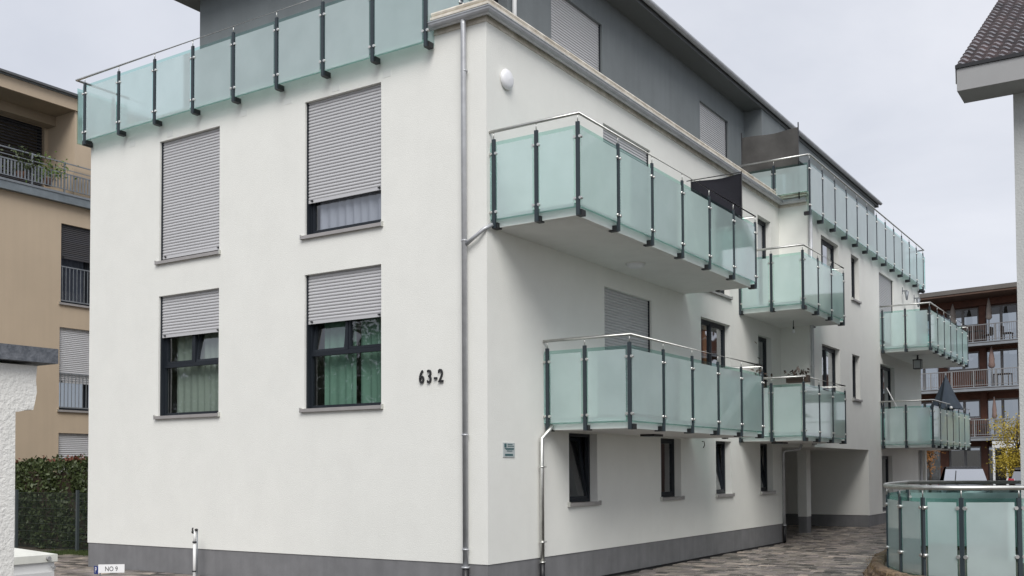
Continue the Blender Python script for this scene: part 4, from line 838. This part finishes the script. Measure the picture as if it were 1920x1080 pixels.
# ------------------------------------------------------------------ far timber building
RB = thing('timber_building', (-1, 53, .8), 'red-brown apartment building with continuous steel balconies in the distance', 'apartment building')
FR = F((-4.61, 52.7, 0), (.980, -.200, 0), (.200, .980, 0)); ua, ub = -14, 22
zl = [3.72, 6.60, 9.22]; top_ = 11.5
b = MB(FR); lev = [(.8, 3.5)]+[(z, z+2.55) for z in zl]
holes = []
for li, (za, zb) in enumerate(lev):
    for c in range(-3, 5):
        o_ = c*4.6-2.75
        holes += [(o_+1.45, o_+3.35, za+(.02 if li else .05), zb-.30), (o_+3.85+.0, o_+5.75, za+.9*(li > 0)+.25, zb-.30)]
solid_cells(b, ua, ub, .5, 12, holes, n=1.6, reveal=.08); b.build('wall', M['red'], RB)
for h in holes:
    if h[0] < -7 or h[0] > 12: continue
    m1 = (h[0]+h[1])/2; window(RB, FR, 'R', h[0], h[1], h[2], h[3], 1.68, mull=[m1], sill_=False, frame_m='frame_w', pane='darkpane', seed=int(h[0]*7+h[2]*3), curt=[(h[0]+.1, h[0]+.6, 'curt_w')] if int(h[0]*3+h[2]) % 3 == 0 else None)
for z in zl: 
    b = MB(FR); b.box(ua, ub, -.05, 1.6, z-.22, z-.02, 0); b.box(ua, ub, -.09, -.05, z-.24, z-.10, 1); b.box(ua, ub, -.09, -.05, z-.06, z+.0, 1); b.build('balcony_slab', [M['redsof'], M['slabgrey']], RB)
b = MB(FR); b.box(ua, ub, -1.0, 9, 12.0, 12.25, 0); b.box(ua, ub, -.95, 1.6, 11.88, 12.0, 1); b.box(ua, ub, 1.2, 1.6, 11.5, 11.88, 2); b.build('roof', [M['taupe'], M['redsof'], M['red']], RB)
bal = MB(F((0, 0, 0), FR.u, FR.n)); bal.box(-.009, .009, -.009, .009, 0, .92); bal = bal.mesh('baluster', M['frame_w']); rest = MB(FR)
for li, z in enumerate(zl):
    b = MB(FR); b.box(ua, ub, -.02, .02, z+.95, z+1.0); b.box(ua, ub, -.015, .015, z+.10, z+.13)
    u_ = -8
    while u_ < 14: b.box(u_-.03, u_+.03, -.03, .03, z-.2, z+1.0); u_ += 1.25
    rl = b.build('balcony_railing', M['frame_w'], RB)
    u_ = 0.0
    while u_ < 7.2: inst('baluster', bal, Matrix.Translation(FR.p(u_, 0, z+.05)), rl); u_ += .12
for u_ in (-6.4, -1.8, 3.3, 7.5): 
    b = MB(FR); b.box(u_-.17, u_+.17, 1.35, 1.6, .6, 11.9); b.build('column', M['red'], RB)
# white framed glass porch
b = MB(FR); b.box(5.0, 9.2, -2.2, 1.5, 3.0, 3.38); 
for u_ in (5.06, 5.75, 6.42, 7.1, 7.8, 8.5, 9.14): b.box(u_-.05, u_+.05, -2.18, -2.06, .7, 3.0)
b.box(5.0, 9.2, -2.16, -2.08, .7, .85); po = b.build('porch', M['verge'], RB)
for i, u_ in enumerate((5.12, 5.81, 6.48, 7.16, 7.86, 8.56)): b = MB(FR); b.box(u_, u_+.56, -2.13, -2.11, .85, 3.0); b.build('pane', M['darkpane'], po)
# closed parasols, furniture on the far balconies
def shut_parasol(u_, n_, z, h, r_, mt, lab):
    t_ = thing('parasol', FR.p(u_, n_, z), lab, 'parasol', 'closed parasols on the far balconies')
    b = MB(W); b.tube([tuple(FR.p(u_, n_, z)), tuple(FR.p(u_, n_, z+h))], .03, 8); b.build('pole', M['frame_w'], t_)
    b = MB(W); lathe(b, FR, (u_, n_, z+h-1.25), [(r_*.6, 0), (r_, .12), (r_*.8, .35), (r_*.85, .5), (r_*.45, 1.0), (.0, 1.28)], 10); b.build('canopy', M[mt], t_)
shut_parasol(1.95, .45, zl[2]-.02, 2.45, .22, 'cream', 'closed cream parasol on the top far balcony beside the white block')
shut_parasol(4.05, .35, zl[2]-.02, 2.55, .18, 'cream', 'closed cream parasol on the top far balcony by the red column')
shut_parasol(4.15, .35, zl[1]-.02, 2.35, .20, 'pinkf', 'closed faded parasol on the middle far balcony')
shut_parasol(4.25, .35, zl[0]-.02, 2.3, .15, 'pinkf', 'closed faded parasol on the lowest far balcony')
def chair(u_, n_, z, lab, sg=1):
    t_ = thing('garden_chair', FR.p(u_, n_, z), lab, 'chair', 'dark garden chairs on the far balconies')
    b = MB(FR); b.box(u_-.27, u_+.27, n_-.27, n_+.27, z+.40, z+.46); b.build('seat', M['wood'], t_)
    b = MB(FR); b.box(u_-.27*sg-.025, u_-.27*sg+.025, n_-.27, n_+.27, z+.46, z+.88); b.build('backrest', M['wood'], t_)
    for du in (-.23, .23):
        for dn in (-.23, .23): b = MB(FR); b.box(u_+du-.02, u_+du+.02, n_+dn-.02, n_+dn+.02, z-.02, z+.40); b.build('leg', M['wood'], t_)
def table(u_, n_, z, lab):
    t_ = thing('garden_table', FR.p(u_, n_, z), lab, 'table', 'dark garden tables on the far balconies')
    b = MB(FR); b.box(u_-.45, u_+.45, n_-.35, n_+.35, z+.70, z+.74); b.build('table_top', M['wood'], t_)
    for du in (-.40, .40):
        for dn in (-.30, .30): b = MB(FR); b.box(u_+du-.025, u_+du+.025, n_+dn-.025, n_+dn+.025, z-.02, z+.70); b.build('leg', M['wood'], t_)
chair(2.3, .7, zl[2], 'dark garden chair on the top far balcony, left of the table'); table(3.1, .7, zl[2], 'dark garden table on the top far balcony'); chair(3.75, .75, zl[2], 'dark garden chair on the top far balcony, right of the table', -1); chair(4.9, .7, zl[2], 'dark garden chair on the top far balcony beyond the red column')
chair(3.2, .7, zl[1], 'dark garden chair on the middle far balcony'); table(4.6, .8, zl[1], 'dark garden table on the middle far balcony under the faded parasol')
table(3.3, .8, zl[0], 'dark garden table on the lowest far balcony')
# ------------------------------------------------------------------ cars
def car(mw_o, head, paint, lab, L_=4.3, Wd=1.82, Hh=1.60, lz=.72):
    """boot faces -n"""
    d = Vector((math.cos(head), math.sin(head), 0)); fr_ = F((mw_o[0], mw_o[1], mw_o[2]), Vector((d.y, -d.x, 0)), d)   # u = across (right), n = forward
    t_ = thing('parked_car', mw_o, lab, 'car'); hw = Wd/2
    st_ = [(0, .45, .62, .80), (.05, .28, .95, .90), (.25, .22, 1.0, .93), (1.2, .20, .98, .97), (2.4, .20, .96, .97), (3.4, .22, .88, .95), (4.1, .25, .74, .86), (L_, .35, .62, .70)]
    b = MB(fr_); vs = []
    for (n_, z0, z1, k) in st_:
        w_ = hw*k; vs += [(-w_*.95, n_, z0), (-w_, n_, z0+.15), (-w_, n_, (z0+z1)/2), (-w_*.93, n_, z1), (w_*.93, n_, z1), (w_, n_, (z0+z1)/2), (w_, n_, z0+.15), (w_*.95, n_, z0)]
    fs = [(i*8+j, i*8+(j+1) % 8, (i+1)*8+(j+1) % 8, (i+1)*8+j) for i in range(len(st_)-1) for j in range(8)]+[tuple(range(8))[::-1], tuple((len(st_)-1)*8+j for j in range(8))]
    b.add(vs, fs, smooth=True); body = b.build('body', paint, t_)
    b = MB(fr_); cab = [(.12, .98, .86, 1.0), (.42, Hh-.10, .70, Hh-.10), (.75, Hh, .66, Hh), (2.1, Hh-.02, .66, Hh), (2.5, Hh-.10, .70, Hh-.1), (3.25, .94, .82, .94)]
    vs = []
    for (n_, z, k, _) in cab: vs += [(-hw*k, n_, z), (hw*k, n_, z)]
    side = [(.12, .98), (.42, Hh-.10), (.75, Hh), (2.1, Hh-.02), (2.5, Hh-.10), (3.25, .94)]
    b.add(vs, [(2*i, 2*i+1, 2*i+3, 2*i+2) for i in range(1, 4)], smooth=True); b.build('roof', paint, t_)
    b = MB(fr_); b.add([vs[0], vs[1], vs[3], vs[2]], [(0, 1, 2, 3)]); b.build('rear_window', M['carglass'], t_)
    b = MB(fr_); b.add([vs[8], vs[9], vs[11], vs[10]], [(0, 1, 2, 3)]); b.build('windscreen', M['carglass'], t_)
    for s_ in (0, 1): b = MB(fr_); b.add([vs[2*i+s_] for i in range(6)], [tuple(range(6))]); b.build('side_window', M['carglass'], t_)
    for s_ in (-1, 1):
        b = MB(fr_); b.add([(s_*hw*.66, -.01, lz), (s_*hw*.93, .06, lz+.03), (s_*hw*.90, .10, lz+.2), (s_*hw*.70, .05, lz+.17), (s_*hw*.66, .25, lz), (s_*hw*.93, .25, lz+.03), (s_*hw*.90, .25, lz+.2), (s_*hw*.70, .25, lz+.17)], [(0, 1, 2, 3), (4, 7, 6, 5), (0, 4, 5, 1), (1, 5, 6, 2), (2, 6, 7, 3), (3, 7, 4, 0)]); b.build('tail_lamp', M['tail'], t_)
        for n_ in (.85, 3.35):
            b = MB(fr_); b.tube([(s_*hw*.72, n_, .32), (s_*hw*.98, n_, .32)], .32, 20); wh = b.build('wheel', M['rubber'], t_); b = MB(fr_); b.tube([(s_*hw*.985, n_, .32), (s_*hw*1.0, n_, .32)], .19, 14); b.build('rim', M['galv'], wh)
    for s_ in (-1, 1): b = MB(fr_); b.add([(s_*hw*.50, L_-.03, .66), (s_*hw*.72, L_-.12, .66), (s_*hw*.74, L_-.2, .80), (s_*hw*.48, L_-.16, .80)], [(0, 1, 2, 3)]); b.build('headlamp', M['carglass'], t_)
    b = MB(fr_); b.box(-.26, .26, -.02, .0, .50, .61); b.build('number_plate', M['sgrey'], t_)
    b = MB(fr_); b.tube([(.30, 2.62, Hh-.17), (.36, 3.22, 1.0)], .02, 6); b.build('wiper', M['black'], t_)
    b = MB(fr_); b.box(-hw*.72, hw*.72, .32, .52, Hh-.05, Hh-.015); b.build('spoiler', paint, t_)
    return t_
px, py = D(1800, 42.6, 0); car((px, py, gz(px, py)), math.atan2(CAM.y-py, CAM.x-px)+.05, M['carw'], 'dark grey car facing the viewer with a pale reflecting windscreen beyond the glass railing', Hh=1.56, Wd=1.9)
px, py = D(1936, 37.0, 0); car((px, py, gz(px, py)), math.atan2(py-CAM.y, px-CAM.x)-.05, M['card'], 'black car with red tail lamp half hidden by the house at the right', Hh=1.62, lz=1.02)
# ------------------------------------------------------------------ trees
def tree(name, x, y, h, cz, cr, leafm, lab, n=2600, seed=1, ls=.07, zsc=1.2):
    rg = random.Random(seed); t_ = thing(name, (x, y, gz(x, y)), lab, 'tree'); b = MB(W); z0 = gz(x, y)
    b.tube([(x, y, z0), (x+.04, y, z0+h*.35), (x-.03, y+.04, z0+h*.7), (x, y, z0+h*.95)], [.07, .055, .035, .012], 8)
    cl = []
    for i in range(16):
        a = rg.uniform(0, 6.28); rr = cr*rg.uniform(.35, .95); zz = cz+rg.uniform(-1, 1)*cr*zsc; c = (x+rr*math.cos(a), y+rr*math.sin(a), zz); cl.append(c)
        b.tube([(x, y, min(zz-.4*cr, z0+h*.6)), ((x+c[0])/2, (y+c[1])/2, zz-.15*cr), c], [.028, .018, .007], 5)
    b.build('trunk', M['twig'], t_); b = MB(W); pts = []
    for _ in range(n):
        c = rg.choice(cl); s_ = cr*.27; pts.append((c[0]+rg.gauss(0, s_), c[1]+rg.gauss(0, s_), c[2]+rg.gauss(0, s_)))
    leaves(b, pts, ls, rg); b.build('crown', M[leafm], t_)
px, py = D(1908, 41, 0); tree('small_tree', px, py, 3.8, 2.9, .85, 'yleaf', 'small tree with bright yellow autumn leaves in front of the far building', 7000, 5, .045)
# leafy trees behind the viewpoint: seen only mirrored in the panes
rg = random.Random(9); b = MB(W); pts = []
for _ in range(95):
    cx = rg.uniform(-120, -5); cy = rg.uniform(-48, -34); R_ = rg.uniform(3, 5); cz_ = rg.uniform(2, 11)
    for _ in range(900): pts.append((cx+rg.gauss(0, R_*.5), cy+rg.gauss(0, R_*.4), max(.3, cz_+rg.gauss(0, R_*.5))))
leaves(b, pts, .24, rg); b.build('woodland', M['leaf'], kind='stuff')
px, py = D(1742, 52, 0); tree('shrub', px, py, 3.0, 2.5, .55, 'oleaf', 'orange autumn shrub beside the far pillar of the white block', 900, 6, .055)
S.render.resolution_x = 1024; S.render.resolution_y = 576
